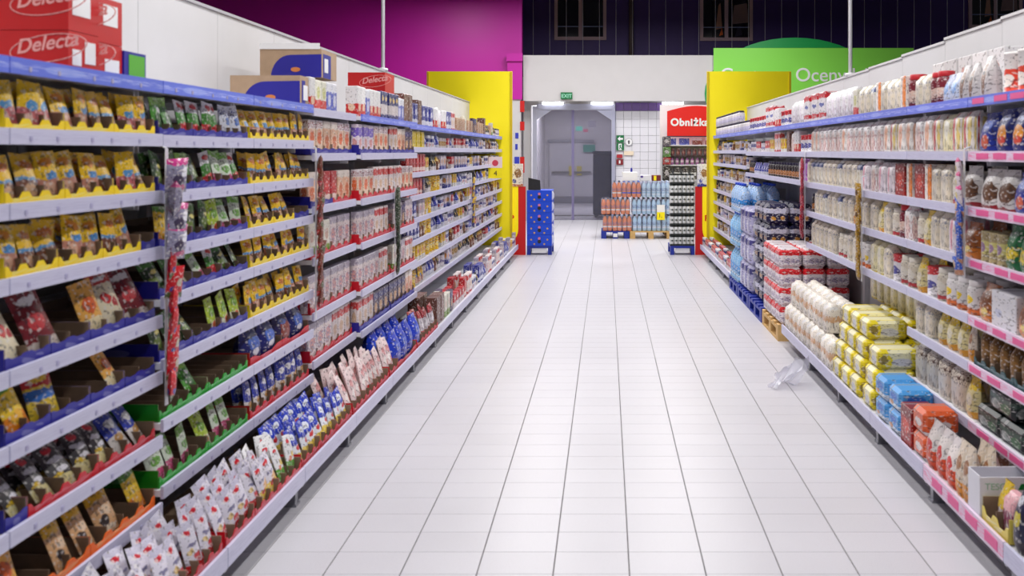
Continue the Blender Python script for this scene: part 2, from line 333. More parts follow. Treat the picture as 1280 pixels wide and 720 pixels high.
def signbox(name, x0, y0, x1, y1, z, m, label, t=.02):
    a = px(x0, y0, z); b = px(x1, y1, z); r = empty(name, (a[0], z, b[2])); tag(r, label, 'sign')
    ob('plate', MB().box(0, b[0]-a[0], -t, 0, 0, a[2]-b[2]).mesh('plate', m), r); return r, b[0]-a[0], a[2]-b[2]
signbox('wall_sign', 729, 181, 744, 190, 29.8, TEAL, 'teal sign above the far push-bar doors'); signbox('wall_sign', 720, 158, 728, 163.5, 28, TEAL, 'small teal hanging sign seen through the clear door')
signbox('wall_sign', 729, 161.5, 735, 165, 28, mat('sign_maroon', (130, 40, 70), .5), 'small maroon hanging sign seen through the clear door'); signbox('wall_sign', 735, 151, 745, 159, 28.5, mat('sign_grey', (120, 116, 130), .5), 'grey hanging panel seen through the clear door')
# clear swing door
DF = mat('door_frame_grey', (178, 180, 204), .35, .3)
PVC = mat('clear_pvc', (150, 149, 164), .15, trans=.84)
d1 = struct(empty('door_1', (0, 0, 0)))
def dpoly(name, pts, y0, y1, m): return ob(name, MB().prism([(px(x, y, 22.45)[0], px(x, y, 22.45)[2]) for x, y in pts], y0, y1).mesh(name, m), d1)
dpoly('frame_post', [(666, 276), (671, 276), (671, 133), (666, 133)], 22.4, 22.5, DF); dpoly('frame_post', [(764.5, 276), (769, 276), (769, 130), (764.5, 130)], 22.4, 22.5, DF)
dpoly('frame_head', [(671, 137), (764.5, 137), (764.5, 130), (671, 130)], 22.4, 22.5, DF)
dpoly('corner_gusset', [(671, 150), (690, 137.2), (671, 137.2)], 22.42, 22.46, DF); dpoly('corner_gusset', [(764.4, 150), (764.4, 137.2), (745, 137.2)], 22.42, 22.46, DF)
dpoly('clear_leaf', [(671.2, 275.2), (717, 275.2), (717, 137.4), (690, 137.4), (671.2, 150.2)], 22.47, 22.476, PVC)
dpoly('clear_leaf', [(715, 275.2), (764.3, 275.2), (764.3, 150.2), (745, 137.4), (715, 137.4)], 22.48, 22.486, PVC)
dpoly('centre_seam', [(714.5, 275), (717.5, 275), (717.5, 137.4), (714.5, 137.4)], 22.462, 22.468, mat('seam_lilac', (150, 142, 186), .4, trans=.4))
LAMPM = mat('tube_glow', (255, 255, 255), .5, emit=6)
for x0, x1, nm in ((677, 705, 'left'), (738, 767, 'middle'), (827, 855, 'right')):
    a = px(x0, 128, 22.3); b = px(x1, 128, 22.3); r = empty('strip_light', (a[0], 22.3, 2.8)); tag(r, '%s fluorescent strip light tucked under the off-white header' % nm, 'light', 'strip lights under the header')
    ob('housing', MB().box(0, b[0]-a[0], -.05, .05, .06, .1).mesh('housing', WHITE), r); ob('tube', MB().tube((.02, 0, .03), (b[0]-a[0]-.02, 0, .03), .028, 8).mesh('tube', LAMPM), r)
r, W, Hh = signbox('exit_sign', 701, 115.5, 715.5, 124, 21.98, GRN, 'small green exit sign on the off-white header above the door', .04)
ob('lettering', text_mesh('EXIT', .12, .002, mat('sign_mint', (150, 220, 190), .5), 'lettering', 'CENTER', .003), r, (W/2, -.045, .035), (PI/2, 0, 0))
r, W, Hh = signbox('arrow_sign', 770.5, 169, 780, 178, 22.48, GRN, 'green square sign with white left arrow on tiled wall')
ob('arrow', MB().prism([(.025, Hh/2), (.09, Hh/2-.06), (.09, Hh/2-.022), (W-.025, Hh/2-.022), (W-.025, Hh/2+.022), (.09, Hh/2+.022), (.09, Hh/2+.06)], -.024, -.0205).mesh('arrow', WHT), r)
r, W, Hh = signbox('running_man_sign', 770.5, 179, 780, 188, 22.48, GRN, 'green and white running figure sign below the arrow sign')
ob('white_door', MB().box(.05, .13, -.024, -.0205, .01, Hh-.01).mesh('white_door', WHT), r)
ob('figure', MB().prism([(.06, .03), (.08, .03), (.095, .07), (.115, .04), (.13, .05), (.105, .09), (.11, .13), (.085, .14), (.07, .1), (.085, .085)], -.028, -.0245).mesh('figure', GRN), r)
r, W, Hh = signbox('fire_sign', 771, 193, 778, 197.5, 22.48, mat('sign_red', (176, 40, 52), .5), 'small red sign above the fire extinguisher sign')
r, W, Hh = signbox('extinguisher_sign', 770.5, 199, 779, 206, 22.48, mat('sign_darkred', (130, 22, 34), .5), 'dark red fire sign with white symbol on tiled wall')
ob('symbol', MB().prism([(.06, .03), (.1, .03), (.1, .09), (.088, .11), (.072, .11), (.06, .09)], -.024, -.0205).mesh('symbol', WHT), r)
p = px(786, 177.5, 22.48); r = empty('round_sign', (p[0], 22.48, p[2])); tag(r, 'round white sign with a dark standing figure on tiled wall', 'sign')
o = ob('disc', MB().lathe([(.085, 0), (.085, .015)], 20).mesh('disc', WHT), r, (0, 0, 0), (PI/2, 0, 0)); ob('rim', MB().lathe([(.092, 0), (.092, .012)], 20).mesh('rim', mat('rim_grey', (120, 118, 128), .5)), r, (0, 0, 0), (PI/2, 0, 0))
ob('figure', MB().prism([(-.012, -.05), (.012, -.05), (.02, .02), (.0, .05), (-.02, .02)], -.02, -.016).mesh('figure', DARK), r)
signbox('paper_notice', 780, 189, 792, 194, 22.48, mat('notice_beige', (240, 222, 196), .6), 'small beige paper notice on the tiled wall')
# big green sign
gs = empty('green_sign', (2.5, 21.96, px(0, 128, 21.95)[2])); tag(gs, 'big light green sign with white lettering above the right shelves', 'sign')
a = px(892, 60, 21.93); b = px(1142, 128, 21.93)
wpart('board', MB().box(a[0], b[0], 21.93, 21.96, b[2], a[2]), mat('lime_green', (138, 226, 82), .45), gs)
c = px(993, 117, 21.97); aa, bb = 112*21.97/FP, 70*21.97/FP
wpart('oval', MB().prism([(c[0]+aa*math.cos(t*2*PI/48), c[2]+bb*math.sin(t*2*PI/48)) for t in range(48)], 21.962, 21.999), mat('leaf_green', (10, 150, 72), .45), gs)
tm = text_mesh('Centrum Oceny Jakości', .46, .006, WHT, 'lettering', 'LEFT', .003)
t2 = text_mesh('Centrum Oceny', .46, .006, WHT, 'lettering', 'LEFT', .003); xs = [v.co.x for v in t2.vertices]; ks = 157*21.92/FP/(max(xs)-min(xs))
lt = ob('lettering', tm, gs, Vector((px(900, 0, 21.92)[0], 21.922, px(0, 101.5, 21.92)[2]))-gs.location, (PI/2, 0, 0)); lt.scale = (ks, ks, 1)
# ------------------------------------------------------------------ luminaires over the aisle (above the frame)
hm = MB().box(-.14, .14, -.75, .75, .02, .1).mesh('housing', WHITE); dm = MB().box(-.11, .11, -.72, .72, .0, .019).mesh('diffuser', mat('diffuser', (255, 255, 255), .6, emit=1.5))
for i, (x, y, lz) in enumerate(LIGHT_ROWS):
    r = empty('ceiling_light', (x, y, lz)); tag(r, '%s white fluorescent luminaire above the %s, %s line' % (ordn(i % 5+1) if i < 10 else ordn((i-10) % 2+1), 'aisle' if i < 10 else 'far cross aisle', ('left', 'right')[i//5] if i < 10 else ('first', 'second', 'third', 'fourth')[(i-10)//2]), 'light', 'aisle luminaires')
    ob('housing', hm, r); ob('diffuser', dm, r)
    ld = bpy.data.lights.new('aisle_lamp', 'AREA'); ld.shape = 'RECTANGLE'; ld.size = .24; ld.size_y = 1.5; ld.energy = LIGHT_W*(1 if lz < 5 else 1.5); ld.color = (1, .98, .97)
    ob('lamp', ld, r, (0, 0, -.01))
bl = bpy.data.lights.new('backroom_lamp', 'AREA'); bl.size = 1.5; bl.energy = 170
blr = empty('ceiling_light', (-.9, 26.5, 3.3)); tag(blr, 'white ceiling light in the back room behind the clear door', 'light'); ob('housing', hm, blr, (0, 0, 0)); ob('lamp', bl, blr, (0, 0, -.02))
# ------------------------------------------------------------------ shelving
XB = {'L': -2.2, 'R': 2.26}; XBASE = {'L': -1.40, 'R': 1.49}; SG = {'L': -1, 'R': 1}     # SG: direction into the shelf
LV_A = [1.90, 1.703, 1.494, 1.288, 1.034, .827, .59, .341]; LV_B = [1.90, 1.70, 1.49, 1.284, 1.10, .867, .643, .396]
LV_C = [1.885, 1.63, 1.33, 1.04, .73, .46]; LV_D = [1.88, 1.68, 1.46, 1.26, 1.06, .87, .67, .45]
LV_R = [1.893, 1.64, 1.383, 1.14, .872, .65, .378]; LV_R3 = LV_R[:5]; LV_R6 = [1.893, 1.64, 1.39]; LV_RF = [1.893, 1.66, 1.47, 1.26, 1.06, .87, .67, .45]
BAYS = {}
def add_bay(side, k, y0, y1, levels, xs, base=True, top_rail=RAILB, rail=RAIL, label='', tickets=0, tick=TICK):
    sg = SG[side]; xb = XB[side]; root = empty('shelving_bay', (xb, (y0+y1)/2, 0)); tag(root, label, 'shelf', 'shelving bays on the %s' % ('left' if side == 'L' else 'right'))
    pt = 2.44 if side == 'L' else (2.405, 2.405, 2.405, 2.395, 2.375, 2.36, 2.35)[min(k, 6)]
    wpart('back_panel', MB().box(xb, xb-sg*.02, y0+.002, y1-.002, .1, pt), PANEL, root)
    wpart('top_trim', MB().box(xb+sg*.02, xb-sg*.03, y0+.001, y1-.001, pt, pt+.016), mat('trim_grey', (170, 168, 174), .5) if side == 'L' else PANEL, root)
    wpart('upright', MB().box(xb-sg*.02, xb-sg*.06, y0+.003, y0+.043, .05, 1.9), WHITE, root)
    for i, z in enumerate(levels):
        sh = wpart('shelf', MB().box(xb-sg*.06, xs-sg*-.012, y0+.004, y1-.004, z-.018, z+.006), WHITE, root)
        rl = MB().box(xs, xs+sg*.012, y0+.003, y1-.003, z-.026, z+.02)
        o = wpart('price_rail', rl, (top_rail if i == 0 else rail), sh)
        for e in (y0+.012, y1-.02):
            wpart('bracket', MB().box(xb-sg*.06, xs+sg*.1, e, e+.008, z-.05, z-.019), WHITE, sh)
        for t in range(tickets):
            yy = y0+.06+(y1-y0-.12)*(t+.5*random.random())/tickets
            wpart('price_ticket', MB().box(xs, xs-sg*.002, yy, yy+(.012 if tick is TICK else .13), z-.016, z+.010 if tick is not TICK else z-.002), tick, sh)
    if base:
        bx = XBASE[side]
        b = wpart('base_shelf', MB().box(xb, bx+sg*.014, y0+.004, y1-.004, .155, .175), WHITE, root)
        o = wpart('price_rail', MB().box(bx, bx+sg*.013, y0+.003, y1-.003, .117, .19), RAILP if k == 1 and side == 'R' else RAIL, b)
        for t in range(tickets if tick is PINK else 0):
            yy = y0+.05+(y1-y0-.1)*t/tickets
            wpart('price_ticket', MB().box(bx, bx-sg*.002, yy, yy+.12, .132, .172), PINK, b)
        lg = wpart('leg', MB().box(bx+sg*.05, bx+sg*.09, y0+.005, y0+.041, .0, .154).box(bx+sg*.02, bx+sg*.6, y0+.011, y0+.035, .09, .15).box(bx+sg*.045, bx+sg*.13, y0+.003, y0+.06, 0, .012), STEEL, root)
    BAYS[(side, k)] = dict(y0=y0, y1=y1, lv=levels, xs=xs, side=side, k=k, base=base)
def bname(side, k): return ('nearest ' if k == 1 else ordn(k)+' ') + ('left bay' if side == 'L' else 'right bay')
for k in range(0, 15):
    if k < 7: y0, y1 = 1.66+.88*k, 2.54+.88*k
    else: y0, y1 = 7.82+.86*(k-7), 7.82+.86*(k-6)
    lv = LV_A if k < 2 else LV_B if k < 4 else LV_C if k < 7 else LV_D
    lab = 'white shelving bay, %s counted from the camera' % bname('L', k) if k else 'white shelving bay before the nearest left bay, cut by picture edge'
    add_bay('L', k, y0, y1, lv, -1.64 if k < 5 else -1.60 if k < 7 else -1.66, label=lab, tickets=5 if 1 <= k < 4 else 0, top_rail=RAILB if k not in (4,) else RAIL)
for k in range(0, 14):
    if k < 6: y0, y1 = 2.59+.88*k, 3.47+.88*k
    else: y0, y1 = 7.87+.854*(k-6), 7.87+.854*(k-5)
    lv = LV_R if k < 3 else LV_R3 if k < 6 else LV_R6 if k < 10 else LV_RF
    lab = 'white shelving bay, %s counted from the camera' % bname('R', k) if k else 'white shelving bay at bottom right picture corner, base rail only'
    add_bay('R', k, y0, y1, lv, 1.70, base=k not in (6, 7, 8, 9), label=lab, tickets=4 if k == 1 else 0, tick=PINK, rail=RAILP if k == 1 else RAIL)
# end panels
for nm, x0, x1 in (('left', -2.86, -1.50), ('right', 1.60, 2.94)):
    r = empty('end_panel', ((x0+x1)/2, 14.72, 0)); tag(r, 'tall yellow end panel closing the %s row of shelves' % nm, 'panel')
    wpart('board', MB().box(x0, x1, 14.72, 14.75, 0, 2.94), YEL, r)
    for xx in (x0, x1-.03): wpart('slotted_edge', MB().box(xx, xx+.03, 14.70, 14.719, 0, 2.93), mat('yellow_edge', (206, 176, 10), .5), r)
    for s in range(0):
        pass
for nm, x, z in (('left', -2.2, 9.1), ('right', 2.26, 8.56)):
    r = empty('hanging_rod', (x, z, 2.457 if nm == 'left' else 2.362)); tag(r, 'thin white rod rising from the %s shelf back panel' % nm, 'rod')
    ob('rod', MB().tube((0, 0, .02), (0, 0, 4.1), .018, 8).mesh('rod', mat('rod_white', (250, 250, 252), .4)), r); ob('foot', MB().lathe([(.05, 0), (.05, .02), (.02, .03)], 10).mesh('foot', WHT), r)
# ------------------------------------------------------------------ product shapes (x centred, front at y=0 facing -y)
def sh_sachet(w, h, d):
    mb = MB()
    def bul(u, v): return (max(0, 1-abs(2*u-1)**3))*(max(0, 1-abs(2*v-1)**2.6))**.6
    mb.sheet(lambda u, v: ((u-.5)*w*(1-.05*math.sin(PI*v)), d/2-d/2*bul(u, v), v*h), 4, 6)
    mb.sheet(lambda u, v: ((u-.5)*w*(1-.05*math.sin(PI*v)), d/2+.0005+d/2*bul(u, v), v*h), 4, 6, flip=True)
    return mb
def sh_pouch(w, h, d):                     # stand-up bag: full base, flat sealed top
    mb = MB()
    def th(u, v): return (1-abs(2*u-1)**4)**.5 if abs(2*u-1) < 1 else 0
    def prof(v): return min(1, .75+v*2)*(1 if v < .45 else max(.04, 1-((v-.45)/.5)**1.6))
    mb.sheet(lambda u, v: ((u-.5)*w*(.97+.03*math.cos(4*v)), d/2-d/2*th(u, v)*prof(v), v*h), 6, 7)
    mb.sheet(lambda u, v: ((u-.5)*w*(.97+.03*math.cos(4*v)), d/2+d/2*th(u, v)*prof(v)+.0004, v*h), 6, 7, flip=True)
    return mb
def sh_bag(w, h, d):                       # block-bottom paper bag with folded top
    mb = MB(); n = 12; zs = [0, .02, .12, .6, .84, .93, 1.0]; ss = [.96, 1, 1.02, 1.03, 1, .9, .86]; ts = [.92, 1, 1.04, 1.06, .96, .5, .3]
    def ring(u, v):
        i = min(int(v*6+.0001), 5); f = v*6-i; a = -PI*.75+u*2*PI
        q = lambda L: L[i]*(1-f)+L[i+1]*f
        c, s = math.cos(a), math.sin(a); k = 1/max(abs(c), abs(s)); k = min(k, 1.28)
        return (c*k*w/2*q(ss), d/2+s*k*d/2*q(ts), q(zs)*h)
    mb.sheet(lambda u, v: ring(u, v), 16, 6)
    for fc in range(len(mb.UV)): mb.UV[fc] = [((u*4) % 1 if (u*4) % 1 or u == 0 else 1, v) for u, v in mb.UV[fc]]
    b = len(mb.V); mb.face([6*17+i for i in range(16)], [(.5, .98)]*16); mb.face([i for i in reversed(range(16))], [(.5, .02)]*16)
    return mb
def sh_box(w, h, d): return MB().bbox(w, d, h, min(.004, w*.05))
def sh_brick(w, h, d):                     # soft rounded brick lying flat
    return MB().bbox(w, d, h, min(h, w)*.16)
def sh_jar(w, h, d): return MB().lathe([(w*.44, 0), (w*.5, h*.04), (w*.5, h*.72), (w*.46, h*.8), (w*.38, h*.84), (w*.38, h*.88)], 14, 0, w/2)
def lid_jar(w, h): return MB().lathe([(w*.42, h*.84), (w*.43, h*.85), (w*.43, h*.99), (w*.41, h)], 14, 0, w/2)
def sh_tin(w, h, d): return MB().lathe([(w*.47, 0), (w*.5, h*.03), (w*.48, h*.05), (w*.48, h*.94), (w*.5, h*.96), (w*.47, h), (w*.44, h*.985)], 14, 0, w/2)
def sh_bottle(w, h, d): return MB().lathe([(w*.42, 0), (w*.5, h*.03), (w*.5, h*.2), (w*.46, h*.23), (w*.5, h*.26), (w*.5, h*.62), (w*.44, h*.72), (w*.2, h*.88), (w*.16, h*.93)], 12, 0, w/2)
def lid_bottle(w, h): return MB().lathe([(w*.2, h*.925), (w*.2, h*.99), (w*.18, h)], 10, 0, w/2)
SHAPE = dict(sachet=sh_sachet, pouch=sh_pouch, bag=sh_bag, box=sh_box, brick=sh_brick, jar=sh_jar, tin=sh_tin, bottle=sh_bottle)
ONAME = dict(sachet='sachet', pouch='pouch', bag='paper_bag', box='carton', brick='soft_pack', jar='jar', tin='tin', bottle='bottle')
CAT = dict(sachet='sachet', pouch='pouch', bag='bag', box='carton', brick='packet', jar='jar', tin='tin', bottle='bottle')
K = {}
def kind(key, shape, w, h, d, desc, base, bands=(), blobs=(), text=None, lid=None, rough=.36):
    K[key] = dict(shape=shape, w=w, h=h, d=d, desc=desc, m=(base, bands, blobs, text, rough), lid=lid, me={})
# goods
W_ = (236, 234, 236); CR = (236, 226, 204); DK = (26, 22, 26)
kind('ys', 'sachet', .098, .148, .024, 'yellow dessert sachet', (242, 196, 14), [(0, .08, (238, 226, 210)), (.08, .42, (196, 132, 112))], [(.62, .5, .34, .09, (64, 140, 206)), (.4, .24, .22, .14, (226, 178, 150)), (.45, .78, .3, .1, (226, 140, 10))], None)
kind('ys2', 'sachet', .098, .145, .024, 'yellow and brown sachet', (240, 192, 18), [(0, .4, (128, 72, 44)), (.4, .48, (84, 146, 198))], [(.5, .2, .26, .13, (222, 178, 140)), (.5, .74, .34, .09, (206, 112, 14))])
kind('ys3', 'sachet', .098, .15, .024, 'yellow and pink sachet', (244, 200, 20), [(0, .44, (206, 106, 112))], [(.55, .5, .3, .1, (80, 150, 204)), (.4, .2, .2, .14, (240, 200, 190))])
kind('gs', 'sachet', .1, .15, .024, 'green jelly sachet', (76, 158, 44), [(0, .12, (30, 60, 20)), (.8, 1, (150, 206, 80))], [(.5, .4, .34, .2, (34, 92, 24)), (.6, .66, .2, .07, W_)])
kind('dg', 'sachet', .11, .15, .024, 'dark green sachet', (30, 66, 24), [(.75, 1, (60, 120, 36))], [(.4, .35, .26, .16, (106, 132, 46)), (.62, .62, .24, .06, (226, 214, 120))])
kind('rg', 'sachet', .095, .15, .024, 'red, white and green sachet', W_, [(0, .34, (206, 24, 40)), (.34, .66, (70, 142, 50))], [(.5, .24, .28, .14, (232, 60, 70)), (.5, .84, .3, .08, (206, 40, 40))])
kind('pg', 'sachet', .1, .155, .024, 'green, pink and white sachet', (214, 226, 206), [(0, .3, (206, 80, 130)), (.8, 1, (120, 180, 60))], [(.5, .5, .3, .12, (110, 170, 70))])
kind('wb', 'sachet', .11, .15, .03, 'white and blue sachet', (226, 230, 240), [(0, .2, (40, 60, 160))], [(.6, .5, .25, .12, (70, 110, 190))], ((60, 70, 150), .6, .85))
kind('yo', 'sachet', .095, .15, .024, 'yellow and orange sachet', (246, 206, 50), [(0, .36, (236, 136, 26)), (.84, 1, (90, 150, 50))], [(.5, .3, .3, .14, (250, 190, 60))])
kind('lm', 'sachet', .1, .15, .024, 'lime and white sachet', (178, 204, 60), [(0, .3, (236, 236, 210))], [(.5, .6, .3, .14, (110, 160, 40)), (.5, .2, .2, .1, (226, 110, 60))])
kind('cr', 'sachet', .125, .2, .03, 'cream packet with red fruit', (240, 228, 196), [(.78, 1, (190, 46, 40))], [(.4, .52, .2, .1, (206, 34, 36)), (.7, .4, .16, .09, (186, 28, 40)), (.5, .88, .3, .05, W_)])
kind('dr', 'sachet', .125, .2, .03, 'dark red packet', (126, 20, 34), [(0, .16, (226, 210, 200))], [(.5, .45, .3, .14, (206, 60, 66)), (.5, .8, .34, .07, W_)])
kind('rby', 'sachet', .15, .2, .04, 'red, blue and yellow packet', (242, 208, 60), [(.66, 1, (196, 30, 36)), (.4, .6, (44, 112, 196))], [(.5, .8, .3, .07, (240, 200, 60))])
kind('or', 'sachet', .11, .18, .03, 'orange and cream packet', (240, 178, 80), [(0, .3, (244, 226, 180))], [(.5, .55, .3, .16, (214, 92, 26))])
kind('bw', 'sachet', .1, .15, .028, 'black and white sachet', (60, 52, 56), [(0, .26, (232, 220, 160)), (.26, .5, (44, 38, 44))], [(.4, .86, .2, .1, (206, 26, 46)), (.5, .62, .36, .07, (214, 212, 222)), (.55, .4, .26, .06, (228, 226, 234)), (.3, .3, .2, .05, (228, 190, 40))])
kind('bl', 'sachet', .1, .155, .028, 'blue and white sachet', (40, 60, 176), [(0, .4, (232, 226, 220))], [(.5, .3, .26, .1, (200, 150, 80)), (.5, .7, .3, .1, W_)])
kind('pe', 'sachet', .105, .155, .028, 'peach and yellow sachet', (226, 178, 128), [(.74, 1, (240, 186, 40))], [(.35, .3, .2, .13, (50, 38, 40)), (.62, .5, .22, .12, (244, 214, 180)), (.5, .12, .3, .06, (240, 226, 200))])
kind('wr', 'sachet', .105, .165, .03, 'white and red soup sachet', (218, 214, 226), [(0, .3, (236, 206, 90)), (.86, 1, (190, 186, 204))], [(.34, .8, .18, .06, (206, 26, 44)), (.6, .34, .24, .1, (226, 180, 130)), (.4, .52, .26, .05, (150, 146, 180)), (.3, .24, .14, .06, (206, 60, 60))])
kind('wr2', 'sachet', .105, .165, .03, 'white sachet with red dots', (216, 212, 226), [(0, .16, (196, 26, 34)), (.86, 1, (186, 182, 202))], [(.36, .8, .17, .06, (204, 24, 46)), (.62, .26, .24, .08, (200, 50, 60)), (.5, .52, .3, .05, (120, 116, 150)), (.3, .38, .16, .07, (226, 196, 130))])
kind('wg', 'sachet', .105, .165, .03, 'white and green sachet', (232, 232, 234), [(0, .3, (96, 166, 60))], [(.36, .8, .17, .06, (206, 26, 44)), (.6, .46, .22, .08, (232, 200, 90)), (.3, .34, .14, .08, (220, 130, 90))])
kind('bs', 'sachet', .105, .165, .03, 'blue, white and yellow sachet', (36, 62, 190), [(0, .24, (238, 210, 80)), (.24, .5, (226, 230, 240))], [(.4, .74, .26, .1, (230, 234, 244)), (.6, .4, .24, .08, (206, 40, 46))])
kind('nv', 'pouch', .2, .16, .09, 'navy blue bag', (26, 34, 118), [], [(.5, .55, .34, .2, (70, 110, 206)), (.5, .3, .2, .1, (226, 226, 236))])
kind('nr', 'pouch', .2, .16, .09, 'navy and rust bag', (40, 34, 96), [], [(.5, .45, .34, .28, (160, 66, 50)), (.4, .75, .26, .08, (60, 100, 190))])
kind('pw', 'sachet', .11, .22, .04, 'pink and white bag', (230, 206, 206), [(0, .14, (196, 30, 40))], [(.5, .64, .3, .12, (216, 150, 150)), (.4, .36, .26, .12, (240, 230, 226)), (.66, .3, .18, .1, (206, 120, 110))])
kind('rb', 'pouch', .2, .24, .12, 'royal blue bag', (20, 58, 196), [], [(.5, .55, .34, .16, (60, 92, 206)), (.4, .3, .3, .1, (90, 90, 190))])
kind('rm', 'sachet', .12, .2, .04, 'red and grey bag', (186, 178, 186), [(0, .2, (196, 26, 36)), (.7, 1, (160, 40, 46))], [(.5, .45, .3, .14, (226, 222, 226))])
kind('c_or', 'box', .125, .2, .05, 'orange and cream carton', (236, 206, 180), [(0, .1, (60, 60, 150)), (.75, 1, (232, 222, 226))], [(.5, .5, .34, .22, (226, 108, 60))], ((150, 60, 60), .78, .95))
kind('c_pu', 'box', .125, .2, .05, 'purple and white carton', (228, 214, 228), [(.6, .9, (120, 96, 196)), (0, .12, (60, 56, 150))], [(.5, .38, .3, .16, (214, 150, 150))])
kind('c_pe', 'box', .13, .2, .05, 'peach carton', (232, 186, 156), [(.78, 1, (236, 224, 214)), (0, .1, (70, 60, 150))], [(.5, .4, .3, .2, (206, 110, 70))])
kind('c_wr', 'box', .125, .21, .05, 'white and red carton', (228, 214, 212), [(0, .14, (196, 30, 40)), (.72, .92, (206, 60, 60))], [(.5, .42, .3, .18, (214, 180, 150))])
kind('c_gp', 'box', .14, .21, .05, 'grey and pink carton', (222, 208, 206), [(.8, 1, (170, 160, 176))], [(.5, .5, .32, .2, (214, 150, 140)), (.4, .3, .2, .1, (160, 110, 90))], ((150, 140, 170), .2, .7))
kind('c_wg', 'box', .13, .2, .05, 'white and green carton', (222, 218, 204), [(0, .3, (126, 160, 60))], [(.5, .6, .3, .16, (206, 170, 150))])
kind('c_br', 'box', .13, .2, .05, 'brown and violet carton', (66, 40, 76), [(.7, .9, (40, 36, 110))], [(.5, .4, .3, .18, (206, 160, 110))])
kind('c_rd', 'box', .13, .2, .06, 'red carton', (176, 20, 30), [(.12, .3, (226, 200, 190))], [(.5, .6, .3, .14, (206, 60, 60))])
kind('c_bl', 'box', .14, .2, .06, 'blue carton', (36, 44, 140), [(.1, .3, (214, 214, 226))], [(.5, .62, .3, .14, (206, 206, 226))])
kind('c_bn', 'box', .16, .24, .1, 'brown carton', (110, 72, 62), [], [(.5, .5, .3, .2, (130, 90, 76))])
kind('c_kr', 'box', .2, .16, .12, 'kraft brown carton', (172, 130, 96), [(.8, 1, (190, 150, 116))], [])
kind('t_wr', 'box', .1, .2, .08, 'white and red packet', (234, 232, 234), [(0, .42, (206, 30, 34))], [(.5, .3, .3, .12, (236, 200, 170))])
kind('t_yg', 'box', .1, .19, .08, 'white, lime and red packet', (232, 230, 214), [(0, .35, (214, 60, 66))], [(.5, .6, .3, .2, (206, 206, 140))])
kind('t_bl', 'box', .1, .19, .08, 'lilac blue packet', (96, 106, 196), [(.7, 1, (226, 226, 236))], [(.5, .4, .3, .2, (206, 206, 232))])
kind('t_ny', 'box', .1, .21, .08, 'navy and cream packet', (30, 34, 110), [(.2, .55, (206, 196, 196))], [(.5, .75, .3, .08, (214, 180, 100))])
kind('yt', 'tin', .11, .15, .11, 'yellow tin', (232, 186, 20), [(.3, .6, (214, 150, 40))], [(.5, .45, .3, .2, (240, 214, 120))])
kind('ybx', 'box', .2, .22, .12, 'yellow carton', (222, 196, 20), [], [(.5, .5, .2, .3, (206, 176, 20))])
# right-hand goods
kind('fl', 'bag', .13, .215, .09, 'white flour bag', (236, 231, 229), [], [(.5, .42, .3, .2, (232, 206, 196)), (.5, .78, .26, .06, (206, 170, 176))], ((196, 150, 150), .2, .5))
kind('fl2', 'bag', .13, .215, .09, 'white and orange flour bag', (236, 230, 224), [(0, .12, (226, 120, 60))], [(.5, .5, .3, .2, (226, 170, 140))])
kind('fl3', 'bag', .13, .215, .09, 'red-striped white bag', (234, 226, 218), [(0, .08, (206, 60, 60))], [(.2, .6, .14, .4, (204, 40, 48)), (.7, .5, .2, .2, (232, 206, 120))])
kind('fl4', 'bag', .12, .2, .09, 'cream paper bag', (232, 220, 196), [(0, .08, (160, 190, 150))], [(.5, .45, .26, .16, (214, 206, 190))], ((150, 150, 160), .5, .72))
kind('fl5', 'bag', .12, .2, .09, 'cream bag with navy stripe', (228, 224, 212), [(.58, .8, (70, 84, 130))], [(.5, .4, .26, .14, (206, 196, 170))])
kind('pkw', 'bag', .14, .2, .1, 'white and pink bag', (236, 226, 230), [(0, .1, (226, 150, 170))], [(.3, .55, .16, .24, (226, 150, 170)), (.7, .4, .2, .14, (206, 196, 206))])
kind('ob', 'box', .09, .2, .08, 'orange striped carton', (234, 226, 220), [], [(.8, .5, .3, .8, (232, 130, 40))])
kind('rdc', 'tin', .13, .19, .13, 'red and white tub', (226, 72, 50), [(.62, 1, (236, 230, 226))], [(.5, .35, .26, .16, (240, 226, 216))])
kind('nvo', 'pouch', .16, .2, .09, 'navy packet with orange disc', (24, 36, 118), [], [(.5, .42, .3, .22, (232, 150, 40)), (.5, .3, .26, .08, (206, 60, 40)), (.5, .8, .3, .07, (206, 214, 240))])
kind('nvb', 'pouch', .17, .19, .1, 'bright navy bag', (30, 50, 150), [], [(.5, .3, .24, .16, (206, 90, 60)), (.5, .7, .3, .1, (80, 110, 206))])
kind('wbr', 'pouch', .19, .2, .1, 'white bag with brown window', (222, 218, 214), [(0, .12, (150, 30, 40))], [(.6, .45, .34, .26, (110, 72, 44))])
kind('grn', 'pouch', .15, .2, .09, 'green packet with yellow lettering', (16, 96, 52), [], [(.5, .35, .4, .12, (206, 190, 40))], ((232, 206, 60), .2, .55))
kind('gyt', 'tin', .09, .15, .09, 'khaki and white tin', (168, 152, 110), [(.3, .7, (214, 206, 130))], [(.5, .5, .2, .16, (160, 130, 160))])
kind('wct', 'box', .24, .16, .16, 'plain white carton', (232, 231, 236), [], [(.3, .4, .16, .12, (200, 204, 226))])
kind('obg', 'pouch', .17, .17, .1, 'orange and brown snack bag', (170, 96, 40), [(.0, .3, (226, 130, 40))], [(.5, .6, .3, .2, (126, 72, 36)), (.5, .25, .2, .1, (240, 214, 120))])
kind('brb', 'bottle', .085, .2, .085, 'brown bottle', (120, 84, 40), [(.25, .6, (146, 104, 46))], [], lid=(60, 40, 24))
kind('dkt', 'brick', .26, .11, .15, 'black and green multipack', (22, 34, 34), [(.55, .75, (70, 96, 84))], [(.3, .35, .2, .2, (150, 160, 156)), (.7, .35, .2, .2, (60, 110, 70))])
